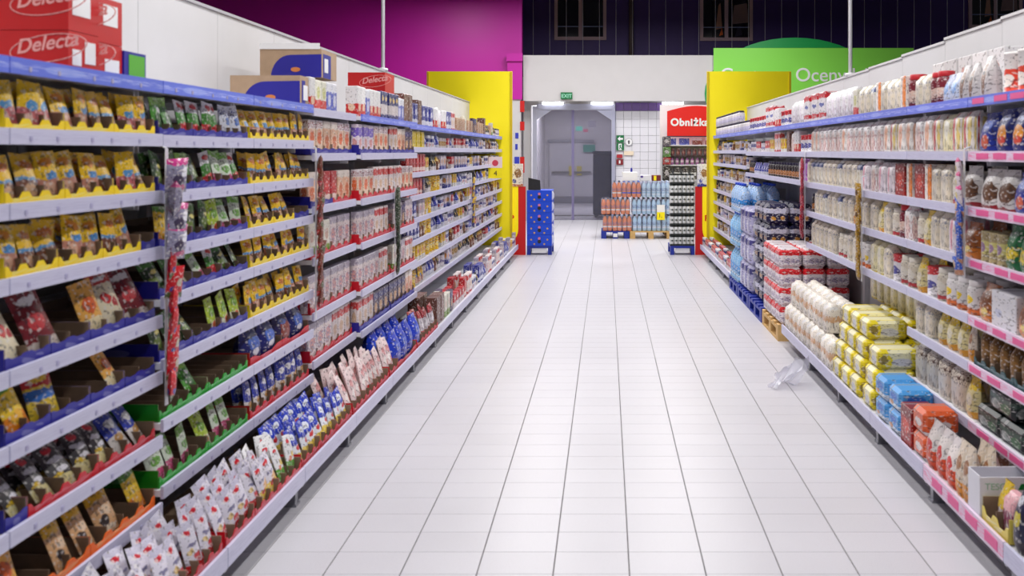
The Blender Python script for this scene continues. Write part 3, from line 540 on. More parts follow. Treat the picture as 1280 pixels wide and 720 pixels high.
kind('clb', 'pouch', .2, .13, .13, 'clear bag of brown snacks', (196, 180, 176), [], [(.5, .4, .36, .3, (146, 106, 84)), (.3, .7, .2, .1, (236, 232, 236))])
kind('crj', 'jar', .11, .17, .11, 'cream jar', (226, 216, 196), [(.05, .2, (196, 40, 46))], [(.5, .5, .3, .2, (236, 230, 214))], lid=(226, 220, 206))
kind('wyo', 'jar', .11, .16, .11, 'white jar with orange base', (232, 228, 226), [(0, .22, (232, 116, 40))], [(.5, .5, .2, .16, (240, 206, 40))], lid=(236, 232, 230))
kind('ybg', 'pouch', .11, .19, .08, 'yellow and cream bag', (236, 222, 160), [(.0, .16, (226, 160, 50)), (.7, 1, (240, 206, 50))], [(.5, .45, .3, .16, (240, 232, 206))])
kind('yjr', 'bag', .12, .2, .1, 'cream and yellow bag', (232, 222, 176), [(.04, .22, (222, 196, 20))], [(.5, .55, .3, .14, (236, 232, 214))])
kind('cml', 'bag', .15, .21, .1, 'cream bag with brown lettering', (226, 216, 200), [], [(.5, .3, .3, .1, (206, 190, 170))], ((92, 60, 50), .5, .8))
kind('obk', 'brick', .17, .12, .17, 'orange and white pack', (226, 92, 34), [(.0, .16, W_)], [(.5, .45, .24, .18, (226, 214, 214))])
kind('wor', 'pouch', .13, .22, .1, 'white and orange pasta bag', (230, 222, 218), [(.0, .4, (226, 78, 30)), (.82, 1, (214, 206, 206))], [(.5, .5, .26, .12, (206, 40, 40))])
kind('brn', 'pouch', .09, .24, .07, 'amber and white bag', (222, 206, 186), [(0, .3, (226, 150, 40))], [(.5, .6, .3, .14, (160, 110, 70))])
kind('blp', 'brick', .19, .12, .18, 'sky blue pack', (70, 156, 224), [(0, .3, (214, 226, 240))], [(.5, .6, .3, .16, (40, 110, 206)), (.3, .3, .16, .1, (206, 150, 110))])
kind('rdp', 'box', .16, .2, .14, 'dark red pack', (160, 30, 26), [(.75, 1, (120, 20, 24))], [(.5, .5, .3, .2, (206, 60, 40))])
kind('ylb', 'brick', .2, .115, .24, 'yellow and white sugar pack', (238, 232, 190), [], [(.12, .5, .2, .6, (236, 214, 20)), (.9, .5, .14, .6, (240, 222, 60)), (.14, .5, .1, .24, (150, 130, 60)), (.55, .4, .24, .2, (206, 206, 214))])
kind('beb', 'bag', .15, .2, .12, 'white and beige bag', (236, 228, 216), [(.42, .5, (214, 170, 130))], [(.5, .74, .26, .1, (240, 240, 240))])
kind('mlk', 'brick', .22, .165, .2, 'red and white six-pack', (232, 222, 226), [(.66, .94, (214, 22, 34))], [(.5, .36, .4, .12, (200, 180, 196))], ((150, 140, 170), .2, .5))
kind('nvd', 'brick', .22, .2, .22, 'navy drinks multipack', (26, 24, 62), [(.55, .78, (196, 196, 214))], [(.3, .3, .1, .1, (206, 150, 60)), (.7, .3, .1, .1, (206, 150, 60))])
kind('sil', 'brick', .22, .3, .22, 'film-wrapped lilac bottle pack', (176, 172, 206), [(.7, .9, (70, 66, 130))], [(.3, .4, .16, .2, (226, 226, 240)), (.7, .4, .16, .2, (130, 130, 190))])
kind('cyb', 'bottle', .17, .4, .17, 'large pale blue water bottle', (150, 200, 240), [(.3, .55, (110, 170, 232))], [], lid=(30, 90, 206), rough=.2)
kind('cyr', 'bottle', .16, .34, .16, 'large water bottle with blue cap', (170, 200, 236), [(.3, .5, (60, 150, 226))], [], lid=(24, 70, 200), rough=.2)
kind('pch', 'tin', .13, .16, .13, 'white tub with red lid band', (232, 228, 232), [(.72, 1, (206, 30, 40))], [(.5, .4, .3, .16, (90, 90, 160))])
kind('mar', 'jar', .11, .2, .11, 'maroon and cream jar', (120, 30, 46), [(.25, .6, (226, 196, 180))], [], lid=(196, 40, 50))
kind('sbr', 'pouch', .12, .2, .08, 'silver and brown pouch', (206, 200, 200), [], [(.5, .5, .2, .4, (140, 108, 90)), (.5, .6, .14, .06, (40, 36, 40))])
kind('bwp', 'pouch', .12, .17, .09, 'pale blue and white pouch', (206, 216, 240), [(0, .14, W_)], [(.5, .5, .3, .2, (130, 170, 226))])
kind('wpk', 'box', .19, .3, .1, 'white carton with pink emblem', (234, 231, 232), [], [(.5, .66, .24, .14, (226, 170, 160)), (.5, .3, .3, .06, (206, 200, 206))])
kind('wpl', 'bag', .14, .22, .1, 'plain white bag', (234, 232, 234), [], [(.5, .5, .3, .16, (222, 216, 226))], ((196, 180, 190), .25, .45))
kind('wrb', 'box', .24, .24, .12, 'large white and red box', (234, 230, 232), [(.8, .97, (206, 22, 40)), (.16, .3, (206, 30, 46))], [(.5, .58, .34, .06, (70, 90, 170))])
kind('pur', 'bottle', .07, .21, .07, 'purple bottle', (190, 110, 206), [], [], lid=(206, 150, 220))
kind('dkj', 'jar', .09, .16, .09, 'dark jar', (40, 30, 36), [(.2, .55, (190, 120, 50))], [], lid=(30, 26, 60))
kind('whj', 'jar', .09, .15, .09, 'white jar with navy lid', (222, 216, 220), [(.2, .6, (206, 200, 226))], [], lid=(36, 30, 60))
kind('mx1', 'box', .1, .14, .06, 'mixed-print small carton', (206, 196, 206), [(0, .3, (60, 66, 150))], [(.5, .6, .3, .2, (206, 140, 70))])
kind('mx2', 'pouch', .11, .14, .06, 'brown and gold pouch', (120, 72, 44), [(.7, 1, (214, 170, 40))], [(.5, .35, .3, .16, (226, 206, 190))])
kind('mx3', 'box', .12, .13, .06, 'white and navy small carton', (226, 224, 230), [(.5, .8, (50, 56, 130))], [(.4, .3, .2, .16, (190, 60, 60))])
kind('mx4', 'pouch', .11, .14, .06, 'black and white pouch', (40, 36, 46), [(0, .36, (214, 206, 206))], [(.5, .66, .26, .12, (206, 170, 60))])
kind('mx5', 'box', .1, .14, .06, 'yellow and white small carton', (232, 190, 30), [(0, .3, (230, 226, 220))], [(.5, .6, .26, .16, (190, 60, 40))])
kind('mx6', 'box', .12, .13, .06, 'red and white small carton', (196, 34, 44), [(.0, .4, (228, 220, 222))], [(.5, .7, .3, .1, (230, 200, 190))])
kind('mx7', 'pouch', .12, .14, .06, 'blue and silver pouch', (60, 70, 170), [(0, .3, (206, 206, 220))], [(.5, .6, .26, .14, (214, 214, 236))])
kind('mx8', 'tin', .09, .13, .09, 'grey and gold tin', (196, 186, 186), [(.3, .7, (176, 140, 80))], [])
kind('mx9', 'tin', .09, .13, .09, 'white tin with dark lid', (222, 216, 222), [(.84, 1, (36, 30, 44)), (.3, .5, (140, 130, 170))], [])
def kmesh(key, sc=1.0):
    k = K[key]; q = round(sc, 2)
    if q not in k['me']:
        base, bands, blobs, text, rough = k['m']; m = pm('print_'+key, base, bands, blobs, text, rough)
        nm = ONAME[k['shape']]; w, h, d = k['w']*q, k['h']*q, k['d']*q
        me = SHAPE[k['shape']](w, h, d).mesh(nm, m); lid = None
        if k['lid']:
            lid = (lid_bottle if k['shape'] == 'bottle' else lid_jar)(w, h).mesh('cap' if k['shape'] == 'bottle' else 'lid', mat('lid_'+key, k['lid'], .4))
        k['me'][q] = (me, lid)
    return k['me'][q]
COUNT = {}
def shelf_word(lv, n): return 'top shelf' if lv == 0 else 'base shelf' if lv < 0 else '%s shelf down' % ordn(lv+1)
def put(key, loc, rot, where, group, sc=1.0, deep=0):
    k = K[key]; me, lid = kmesh(key, sc)
    o = ob('small_box' if key[:2] == 'mx' and k['shape'] == 'box' else 'tall_packet' if key[:2] == 't_' else 'snack_bag' if key[:2] == 's_' or key in ('pw', 'rm') else 'packet' if key in ('cr', 'dr', 'or', 'rby') else ONAME[k['shape']], me, None, loc, rot)
    if lid: ob('cap' if k['shape'] == 'bottle' else 'lid', lid, o)
    ck = (key, where, deep); COUNT[ck] = COUNT.get(ck, 0)+1
    lab = '%s, %s along%s, %s' % (k['desc'], ordn(COUNT[ck]), '' if deep == 0 else ', %s row' % ordn(deep+1), where)
    tag(o, lab, CAT[k['shape']], group); return o
TRAYM = {}
def tray_mats(c):
    cols = dict(yellow=(238, 206, 20), blue=(38, 36, 146), red=(196, 18, 36), green=(20, 150, 32), orange=(236, 104, 16), teal=(38, 78, 84), yelb=(226, 206, 96), white=(230, 230, 232))
    return pm('tray_'+c, cols[c], blobs=[(.5, .45, .16, .22, tuple(min(255, int(v*.6+90)) for v in cols[c]))], rough=.4, jit=.06, wav=.02)
TM = {}
def tray(color, side, yc, w, n, inset, z, where, xs, depth=.32, idx=1, h=.042, empty_dividers=True):
    key = (color, round(w, 3), n, depth, h)
    if key not in TM:
        b = MB(); b.box(-w/2, w/2, .004, depth, 0, .003); b.box(-w/2, -w/2+.003, .004, depth, .003, h*1.6); b.box(w/2-.003, w/2, .004, depth, .003, h*1.6); b.box(-w/2+.003, w/2-.003, depth-.003, depth, .003, h*2)
        dv = MB().prism([(-.002, 0), (.002, 0), (.0015, h*1.3), (-.0015, h*1.3)], .006, depth-.006).mesh('divider', KRAFT)
        pts = [(-w/2, 0), (w/2, 0)]; fw = w/n; q_ = .85 if color == 'blue' else .6
        for i in range(n):
            x1 = w/2-i*fw; pts += [(x1, h), (x1-fw*.14, h), (x1-fw*.3, h*q_), (x1-fw*.7, h*q_), (x1-fw*.86, h)]
        pts.append((-w/2, h))
        lip = MB().prism(pts, 0, .0035)
        for f in range(len(lip.UV)): lip.UV[f] = [((u*n) % 1.0001, v) for u, v in lip.UV[f]]
        TM[key] = (b.mesh('display_tray', KRAFT), lip.mesh('front_lip', tray_mats(color)), dv, MB().box(-.001, 0, .004, depth*.98, .003, h*1.6).mesh('side_print', tray_mats(color)))
    body, lip, dv, sp = TM[key]; sg = SG[side]
    r = ob('display_tray', body, None, (xs+sg*inset, yc, z), (0, 0, R(90) if side == 'L' else R(-90)))
    tag(r, 'notched %s cardboard display tray, %s along, %s' % (color if color != 'yelb' else 'pale yellow', ordn(idx), where), 'tray', '%s display trays' % color)
    ob('front_lip', lip, r)
    ob('side_print', sp, r, (-w/2-.0002, 0, 0)); ob('side_print', sp, r, (w/2+.0012, 0, 0))
    fw = w/n
    for i in range(1, n): ob('divider', dv, r, (-w/2+i*fw, 0, .003))
    return r
TIDX = {}
def row(side, k, lv, items, trays=None, deep=1, lean=None, inset=.035, sc=None, fill=True, roll=None, jy=.004, dgap=.012, pad=.015, zoff=0):
    B = BAYS[(side, k)]; sg = SG[side]; xs = B['xs'] if lv >= 0 else XBASE[side]; z = (B['lv'][lv]+.0065 if lv >= 0 else .176)+zoff
    where = '%s, %s' % (shelf_word(lv, len(B['lv'])), bname(side, k)); grp = 'goods on the %s, %s' % (shelf_word(lv, 0), bname(side, k))
    gap_h = 9 if lv == 0 else (B['lv'][lv-1]-B['lv'][lv]-.045 if lv > 0 else 9)
    L = B['y1']-B['y0']-2*pad; seq = []
    for it in items:
        if it[0] == 'gap': seq.append(('gap', it[1]))
        else: seq += [(it[0], K[it[0]]['w'])]*it[1]
    S0 = sc or 1.0
    tot = sum(wd if kk == 'gap' else wd*S0 for kk, wd in seq); nk = sum(1 for s in seq if s[0] != 'gap')
    extra = (L-tot)/max(1, nk) if fill else .006
    if extra < 0: S0 = S0*(L-sum(wd for kk, wd in seq if kk == 'gap'))/max(.01, tot-sum(wd for kk, wd in seq if kk == 'gap')); extra = 0
    S0 = math.floor(S0*50)/50
    ztray = 0
    if trays:
        ztray = .0035
        for (f0, f1, col, n) in trays:
            key = (col, where); TIDX[key] = TIDX.get(key, 0)+1
            tray(col, side, B['y0']+pad+L*(f0+f1)/2, L*(f1-f0)-.004, n, inset-.012, z, where, xs, idx=TIDX[key])
    for dp in range(deep):
        y = B['y0']+pad
        for kk, wd in seq:
            if kk == 'gap': y += wd; continue
            q = S0
            hh = K[kk]['h']*q
            if hh > gap_h: q = math.floor(gap_h/K[kk]['h']*50)/50
            ww = wd*S0+extra; yc = y+ww/2; y += ww
            if dp and random.random() < .12: continue
            ln = 0; rl = 0
            if K[kk]['shape'] == 'sachet':
                ln = R(random.uniform(*(lean or (4, 22)))); rl = R(random.uniform(-1, 1)*(roll+3 if roll is not None else 7))
            d = K[kk]['d']*q; zz = z+ztray+d*math.sin(ln)+abs(math.sin(rl))*K[kk]['w']*q/2+.0005
            step = d+dgap
            if K[kk]['shape'] == 'sachet': step = d/math.cos(ln)+dgap
            put(kk, (xs+sg*(inset+dp*step+random.uniform(0, jy)), yc, zz), (-ln, rl, (R(90) if side == 'L' else R(-90))+(R(random.uniform(-11, 11)) if K[kk]['shape'] == 'sachet' else R(random.uniform(-2, 2)))), where, grp, q, dp)
def T(col, n, a=0., b=1., per=3):
    m = max(1, round(n/per)); return [(a+(b-a)*i/m, a+(b-a)*(i+1)/m, col, max(1, round(n/m))) for i in range(m)]
# ------------------------------------------------------------------ left goods
row('L', 1, 1, [('ys3', 3), ('ys', 2), ('ys2', 2), ('ys3', 1), ('ys', 1)], T('yellow', 9), 2, roll=4)
row('L', 1, 2, [('ys2', 2), ('ys', 2), ('gap', .02), ('ys', 1), ('ys2', 1), ('ys3', 1), ('ys2', 1)], T('yellow', 9), 2, roll=7)
row('L', 1, 3, [('ys', 1), ('ys2', 2), ('ys', 2), ('ys2', 1), ('ys', 1), ('gap', .1)], T('yellow', 8, 0, .88) + [(.88, 1, 'blue', 1)], 2, roll=8)
row('L', 1, 4, [('gap', .02), ('cr', 1), ('dr', 1), ('gap', .14), ('or', 1), ('cr', 1), ('dr', 1)], T('blue', 7, per=2), 1, lean=(14, 40), roll=8)
row('L', 1, 5, [('gap', .06), ('yo', 1), ('rby', 1), ('gap', .26), ('or', 1), ('gap', .18)], T('blue', 7, per=2), 1, lean=(14, 34), roll=8, fill=False)
row('L', 1, 6, [('gap', .06), ('bw', 5), ('bl', 2)], [(0, .12, 'blue', 1)] + T('red', 7, .12, 1), 2, lean=(30, 48), roll=4)
row('L', 1, 7, [('or', 1), ('gap', .14), ('pe', 3), ('gap', .08), ('yo', 1)], T('orange', 8, per=4), 1, lean=(12, 30), roll=6)
row('L', 1, -1, [('wr', 4), ('wr2', 4)], T('red', 8), 3, lean=(14, 26), roll=14, dgap=.03, inset=.026)
row('L', 2, 1, [('gs', 2), ('rg', 4), ('wb', 2)], T('blue', 9), 2, roll=6)
row('L', 2, 2, [('dg', 2), ('gs', 1), ('dg', 1), ('rg', 1), ('pg', 2), ('rg', 1)], T('blue', 9), 2, roll=8)
row('L', 2, 3, [('gap', .03), ('yo', 2), ('dg', 2), ('lm', 1), ('pg', 2)], T('blue', 9), 1, roll=10)
row('L', 2, 4, [('dg', 2), ('lm', 1), ('pg', 1), ('rg', 1), ('dg', 2)], T('blue', 9), 1, lean=(20, 40), roll=10)
row('L', 2, 5, [('dg', 3), ('gap', .08), ('lm', 3)], T('blue', 9), 1, lean=(10, 36), roll=8)
row('L', 2, 6, [('gap', .3), ('gs', 1), ('gap', .36)], T('green', 10, per=5), 1, lean=(30, 50), fill=False)
row('L', 2, 7, [('pg', 3), ('gap', .08), ('lm', 1), ('pg', 2), ('gap', .1)], T('green', 10, per=5), 1, lean=(10, 24))
row('L', 2, -1, [('wr2', 4), ('wr', 2), ('wg', 2)], T('red', 8), 3, lean=(12, 26), roll=14, dgap=.03, inset=.026)
row('L', 3, 1, [('ys', 3), ('ys2', 3), ('ys', 2)], T('yellow', 9), 2)
row('L', 3, 2, [('gap', .04), ('ys2', 2), ('ys', 2), ('ys2', 3)], T('yellow', 9), 2, roll=8)
row('L', 3, 3, [('ys', 2), ('ys2', 3), ('gap', .2)], T('yellow', 6, 0, .72) + [(.72, 1, 'blue', 2)], 1)
row('L', 3, 4, [('ys2', 3), ('ys', 2), ('ys2', 2)], T('yellow', 9), 1, roll=8)
row('L', 3, 5, [('ys', 2), ('ys2', 4), ('ys', 2)], T('yellow', 9), 2)
row('L', 3, 6, [('nv', 2), ('nr', 1), ('nv', 1)], [(0, .5, 'red', 1), (.5, 1, 'red', 1)], 1)
row('L', 3, 7, [('bl', 8)], T('red', 8), 2, lean=(6, 12), roll=3)
row('L', 3, -1, [('bs', 8)], T('red', 8), 3, lean=(12, 26), roll=12, dgap=.036)
row('L', 4, 1, [('c_or', 2), ('c_pe', 2), ('c_or', 2)], T('blue', 6), 2)
row('L', 4, 2, [('c_pe', 2), ('c_rd', 2), ('c_pe', 2)], T('blue', 3, 0, .5) + T('red', 3, .5, 1), 1)
row('L', 4, 3, [('c_wg', 3), ('c_gp', 3)], T('red', 6), 1)
row('L', 4, 4, [('c_gp', 6)], T('red', 6), 1)
row('L', 4, 5, [('c_gp', 3), ('c_wr', 3)], T('red', 6), 1)
row('L', 4, -1, [('pw', 8)], T('red', 8), 3, lean=(10, 24), roll=6, dgap=.03)
row('L', 5, 1, [('c_pu', 3), ('c_or', 3)], T('blue', 6), 1)
row('L', 5, 2, [('c_or', 3), ('c_wr', 3)], T('red', 6), 1)
row('L', 5, 3, [('c_gp', 3), ('c_wr', 3)], T('red', 6), 1)
row('L', 5, 4, [('c_gp', 4), ('c_wr', 2)], T('red', 6), 1)
row('L', 5, 5, [('c_wr', 3), ('c_br', 3)], T('blue', 6), 1)
row('L', 5, -1, [('pw', 2), ('rb', 3)], [(0, .3, 'red', 2), (.3, 1, 'red', 1)], 2, roll=5, dgap=.02)
row('L', 6, 1, [('c_wr', 2), ('c_pe', 2), ('c_br', 2)], T('blue', 6), 1)
row('L', 6, 2, [('c_wr', 3), ('c_or', 3)], T('red', 6), 1)
row('L', 6, 3, [('gap', .15), ('c_gp', 2), ('c_br', 1), ('c_gp', 2)], T('red', 6), 1)
row('L', 6, 4, [('gap', .12), ('c_wg', 1), ('c_gp', 2), ('c_wr', 2)], T('red', 6), 1)
row('L', 6, 5, [('c_br', 4), ('c_pe', 2)], T('blue', 6), 1)
row('L', 6, -1, [('rb', 1), ('rm', 5)], [(0, .25, 'red', 1), (.25, 1, 'red', 5)], 2, roll=5, dgap=.02)
# bay tops on the left
row('L', 5, 0, [('t_wr', 2), ('t_bl', 1), ('t_wr', 3), ('t_ny', 2)], None, 1)
row('L', 6, 0, [('t_ny', 3), ('t_bl', 2), ('c_bn', 2)], None, 1)
row('L', 7, 0, [('c_bl', 3), ('c_bn', 1), ('c_bl', 1)], None, 1)
row('L', 8, 0, [('c_bl', 2), ('t_wr', 2), ('wpl', 1)], None, 1)
row('L', 9, 0, [('t_wr', 2), ('c_bl', 2), ('c_wr', 2)], None, 1)
row('L', 10, 0, [('c_kr', 3), ('fl4', 1)], None, 1)
row('L', 11, 0, [('c_kr', 2), ('c_br', 2)], None, 1)
row('L', 12, 0, [('c_kr', 3), ('c_bn', 1)], None, 1)
row('L', 13, 0, [('mx4', 3), ('c_kr', 1), ('c_wg', 1)], None, 1)
row('L', 14, 0, [('mx4', 2), ('mx9', 3)], None, 1)
# recessed far section, left
row('L', 7, 1, [('ybx', 4)], None, 1); row('L', 7, 2, [('c_rd', 6)], None, 1); row('L', 7, 3, [('c_rd', 5), ('c_br', 1)], None, 1)
row('L', 7, 4, [('c_bl', 3), ('gap', .1), ('c_gp', 2)], None, 1); row('L', 7, 5, [('c_bl', 4), ('mx2', 2)], None, 1); row('L', 7, 6, [('yt', 3), ('mx5', 3)], None, 1); row('L', 7, 7, [('yt', 3), ('ys', 3)], None, 1)
row('L', 7, -1, [('c_bn', 2), ('c_wg', 2), ('c_br', 1)], None, 2, dgap=.05)
MIXL = ['mx1', 'mx2', 'mx3', 'mx4', 'mx5', 'mx6', 'mx7', 'mx8', 'mx9', 'mx7', 'mx3', 'mx2']
rr = random.Random(3)
for k in range(8, 15):
    for lv in range(1, 8):
        items = []; n = 0
        while n < 7:
            c = rr.randint(1, 3); items.append((('yt' if k == 8 and 3 <= lv <= 6 and rr.random() < .7 else rr.choice(MIXL)), min(c, 7-n))); n += c
        if rr.random() < .3: items.insert(rr.randint(0, len(items)), ('gap', rr.uniform(.05, .14)))
        row('L', k, lv, items, None, 1, sc=round(rr.uniform(.85, 1.25), 1), jy=.04)
    row('L', k, -1, [(rr.choice(['c_wg', 'c_wr', 'mx6', 'rm', 'c_bl', 'mx5']), 2), (rr.choice(['mx3', 'mx7', 'mx6', 'mx2']), 2), (rr.choice(['c_rd', 'c_gp', 'mx4']), 1)], None, 2, dgap=.06)
# ------------------------------------------------------------------ right goods
row('R', 1, 0, [('gap', .34), ('rdc', 2), ('gap', .1), ('sbr', 1)], None, 1, fill=False)
row('R', 1, 1, [('nvo', 4), ('nvb', 1)], None, 2); row('R', 1, 2, [('nvb', 3), ('wbr', 2)], None, 1); row('R', 1, 3, [('grn', 4), ('gyt', 3)], None, 2)
row('R', 1, 4, [('gap', .1), ('obg', 2), ('wct', 1), ('obg', 1)], None, 1)
row('R', 1, 5, [('brb', 8)], [(0, .5, 'teal', 4), (.5, 1, 'teal', 4)], 3, dgap=.02)
row('R', 1, 6, [('clb', 2), ('dkt', 2)], None, 1)
row('R', 1, 6, [('gap', .46), ('dkt', 1)], None, 1, zoff=.111, fill=False)
row('R', 2, 0, [('sbr', 2), ('bwp', 2), ('mar', 2), ('fl4', 2)], None, 1)
row('R', 2, 1, [('fl3', 2), ('yjr', 1), ('fl3', 1), ('fl2', 1), ('fl', 1)], None, 2); row('R', 2, 2, [('wbr', 1), ('crj', 1), ('fl4', 2), ('ob', 1), ('rdp', 1)], None, 2); row('R', 2, 3, [('obg', 1), ('pkw', 1), ('fl4', 2), ('ybg', 1), ('crj', 1)], None, 2)
row('R', 2, 4, [('wyo', 3), ('crj', 1), ('pch', 1), ('ybg', 1)], None, 2, dgap=.02); row('R', 2, 5, [('brn', 1), ('ybg', 3), ('gap', .04), ('fl4', 2)], None, 2); row('R', 2, 6, [('ybg', 1), ('cml', 4)], None, 2)
row('R', 3, 0, [('mar', 1), ('ob', 1), ('fl4', 3), ('ob', 1), ('fl5', 1)], None, 1)
row('R', 3, 1, [('fl2', 2), ('fl3', 1), ('fl2', 1), ('fl', 2)], None, 2); row('R', 3, 2, [('ob', 1), ('rdp', 1), ('pkw', 2), ('fl', 1)], None, 2); row('R', 3, 3, [('fl', 1), ('mar', 1), ('crj', 1), ('fl4', 1), ('ybg', 1), ('fl4', 1)], None, 2); row('R', 3, 4, [('crj', 2), ('pch', 1), ('fl4', 1), ('yjr', 2)], None, 2)
row('R', 4, 0, [('fl4', 2), ('t_yg', 1), ('wpl', 3)], None, 1)
row('R', 4, 1, [('fl', 4), ('fl2', 1), ('fl', 1)], None, 2); row('R', 4, 2, [('pkw', 1), ('fl5', 1), ('fl4', 3), ('fl5', 1)], None, 2); row('R', 4, 3, [('fl4', 2), ('brn', 1), ('fl4', 2), ('fl5', 1)], None, 2); row('R', 4, 4, [('wyo', 2), ('fl4', 2), ('crj', 2)], None, 2)
row('R', 5, 0, [('wpl', 2), ('wrb', 2)], None, 1)
row('R', 5, 1, [('fl', 4), ('fl2', 2)], None, 2); row('R', 5, 2, [('fl4', 3), ('fl5', 3)], None, 2); row('R', 5, 3, [('fl4', 2), ('fl5', 1), ('fl4', 2), ('dkj', 1)], None, 2); row('R', 5, 4, [('fl4', 6)], None, 2)
row('R', 6, 0, [('wrb', 1), ('wpl', 3)], None, 1); row('R', 6, 1, [('pch', 3), ('t_wr', 2), ('fl', 1)], None, 1); row('R', 6, 2, [('fl4', 1), ('pur', 2), ('wpl', 1), ('dkj', 3)], None, 1)
row('R', 7, 0, [('pch', 3), ('t_wr', 2)], None, 1); row('R', 7, 1, [('c_bn', 1), ('mx5', 2), ('c_wr', 2)], None, 1); row('R', 7, 2, [('dkj', 6)], None, 1)
row('R', 8, 0, [('wrb', 2), ('pch', 2)], None, 1); row('R', 8, 1, [('mx5', 2), ('mx6', 2), ('mx9', 3)], None, 1); row('R', 8, 2, [('dkj', 3), ('mx7', 3)], None, 1)
row('R', 9, 0, [('pch', 5)], None, 1); row('R', 9, 1, [('mx6', 2), ('mx3', 3), ('mx9', 2)], None, 1); row('R', 9, 2, [('mx7', 3), ('dkj', 3)], None, 1)
MIXR = ['mx4', 'mx2', 'mx8', 'mx9', 'mx1', 'mx3', 'whj', 'dkj', 'mx5', 'whj', 'mx8']
for k in range(10, 14):
    row('R', k, 0, [('whj', 9)], None, 1)
    if k > 10: row('R', k, 0, [('whj', 9)], None, 1, zoff=.152, fill=True)
    for lv in range(1, 8):
        items = []; n = 0
        while n < 8:
            c = rr.randint(1, 3); items.append((rr.choice(MIXR), min(c, 8-n))); n += c
        if rr.random() < .3: items.insert(rr.randint(0, len(items)), ('gap', rr.uniform(.05, .14)))
        row('R', k, lv, items, None, 1, sc=round(rr.uniform(.85, 1.25), 1), jy=.04)
    row('R', k, -1, [('mx6', 3), ('mx4', 1), ('mx3', 2)], None, 2, dgap=.05)
# base stacks on the right
def stack(key, side, y0, y1, ny, nz, nd, where, group, inset=.02, z0=.176, x=None, step=0, sc=1, rot90=False, jit=.006):
    sg = SG[side]; xs = XBASE[side] if x is None else x; k = K[key]; h = k['h']*sc; pw = (y1-y0)/ny
    for dp in range(nd):
        for j in range(nz):
            for i in range(ny):
                put(key, (xs+sg*(inset+dp*(k['d']*sc+.008)+j*step+random.uniform(0, jit)), y0+pw*(i+.5)+random.uniform(-jit, jit)*.3, z0+j*(h+.001)), (0, 0, R(90) if side == 'L' else R(-90)), where if nz == 1 else '%s layer, %s' % (ordn(j+1), where), group, sc, dp)
bw = lambda k: 'base shelf, %s' % bname('R', k)
stack('ylb', 'R', 5.55, 6.2, 3, 4, 2, bw(4), 'yellow sugar packs on the right base', step=.02)
stack('ylb', 'R', 5.26, 5.5, 1, 3, 2, bw(3), 'yellow sugar packs on the right base', step=.02)
stack('yjr', 'R', 5.3, 6.5, 8, 1, 1, 'behind the sugar stack, '+bname('R', 4), 'cream bags behind the sugar stack', inset=.36, z0=.64)
stack('beb', 'R', 6.24, 7.85, 10, 1, 3, bw(5), 'beige bags on the right base', inset=.02)
stack('beb', 'R', 6.5, 7.8, 8, 1, 2, 'second layer, '+bw(5), 'beige bags on the right base', inset=.06, z0=.378)
stack('blp', 'R', 4.76, 5.22, 2, 2, 1, bw(2), 'blue packs on the right base')
stack('rdp', 'R', 4.58, 4.75, 1, 1, 1, bw(2), 'red packs on the right base')
stack('wor', 'R', 4.02, 4.40, 3, 1, 1, bw(2), 'pasta bags on the right base')
stack('obk', 'R', 4.40, 4.57, 1, 2, 1, 'behind pasta bags, '+bw(2), 'orange packs on the right base')
stack('brn', 'R', 3.86, 4.02, 2, 1, 2, bw(1), 'amber bags on the right base')
stack('wpk', 'R', 4.72, 5.78, 5, 1, 1, 'at the back of the right top shelf', 'white cartons at the back of the right top shelf', inset=.33, z0=1.9, x=1.70)
# red cartons with white script on the nearest left bay
def red_carton(yc, z0, xin, w, h, d, label, stickers=((.1, .03, .08, .05),)):
    r = empty('red_carton', (-1.655-xin, yc, z0)); tag(r, label, 'carton', 'red cartons on the left top shelf')
    mb = MB(); mb.box(-w, 0, 0, d, 0, h); ob('body', mb.mesh('body', RED), r)
    ob('seam_tape', MB().box(-w+.002, -.002, d*.5-.02, d*.5+.02, h, h+.001).mesh('seam_tape', mat('red_tape', (160, 12, 16), .3)), r)
    t = text_mesh('Delecta', .062, .0006, mat('script_pale', (240, 170, 166), .5), 'script', 'LEFT', .001); o = ob('script', t, r, (-w*.62, -.0012, h*.42), (PI/2, R(-8), 0))
    ring = MB()
    for i in range(28):
        a0, a1 = 2*PI*i/28, 2*PI*(i+1)/28
        ring.tube((math.cos(a0)*.12, 0, math.sin(a0)*.042), (math.cos(a1)*.12, 0, math.sin(a1)*.042), .002, 4)
    ob('oval_outline', ring.mesh('oval_outline', mat('script_pale', (240, 170, 166), .5)), r, (-w*.62+.1, -.001, h*.56), (0, R(-8), 0))
    for y, z, sw, sh in stickers: ob('sticker', MB().box(.0002, .0012, y, y+sw, z, z+sh).mesh('sticker', WHT), r)
    return r
red_carton(2.86, 1.9075, .01, .26, .125, .17, 'red carton with white script, lower of the near stack, left top shelf', ((.02, .02, .05, .05), (.09, .03, .06, .07)))
red_carton(2.86, 2.0345, .01, .26, .16, .17, 'red carton with white script, upper of the near stack, left top shelf', ((.02, .05, .1, .08),))
red_carton(3.045, 1.9075, .02, .26, .11, .15, 'plain red carton with white sticker, lower of the far stack, left top shelf', ((.04, .0, .09, .06),))
red_carton(3.045, 2.0195, .02, .26, .15, .15, 'plain red carton with white sticker, upper of the far stack, left top shelf', ((.03, .06, .09, .07),))
r = empty('green_packet_box', (-1.67, 3.2, 1.9075)); tag(r, 'small blue box with green front beside the red cartons', 'carton'); ob('body', MB().box(-.12, 0, 0, .15, 0, .1).mesh('body', BLUEB), r); ob('green_front', MB().box(.0005, .0015, .03, .14, .008, .09).mesh('green_front', mat('leaf_front', (90, 180, 50), .4)), r); ob('green_end', MB().box(-.1, -.01, -.0015, -.0005, .008, .09).mesh('green_end', mat('leaf_front', (90, 180, 50), .4)), r)
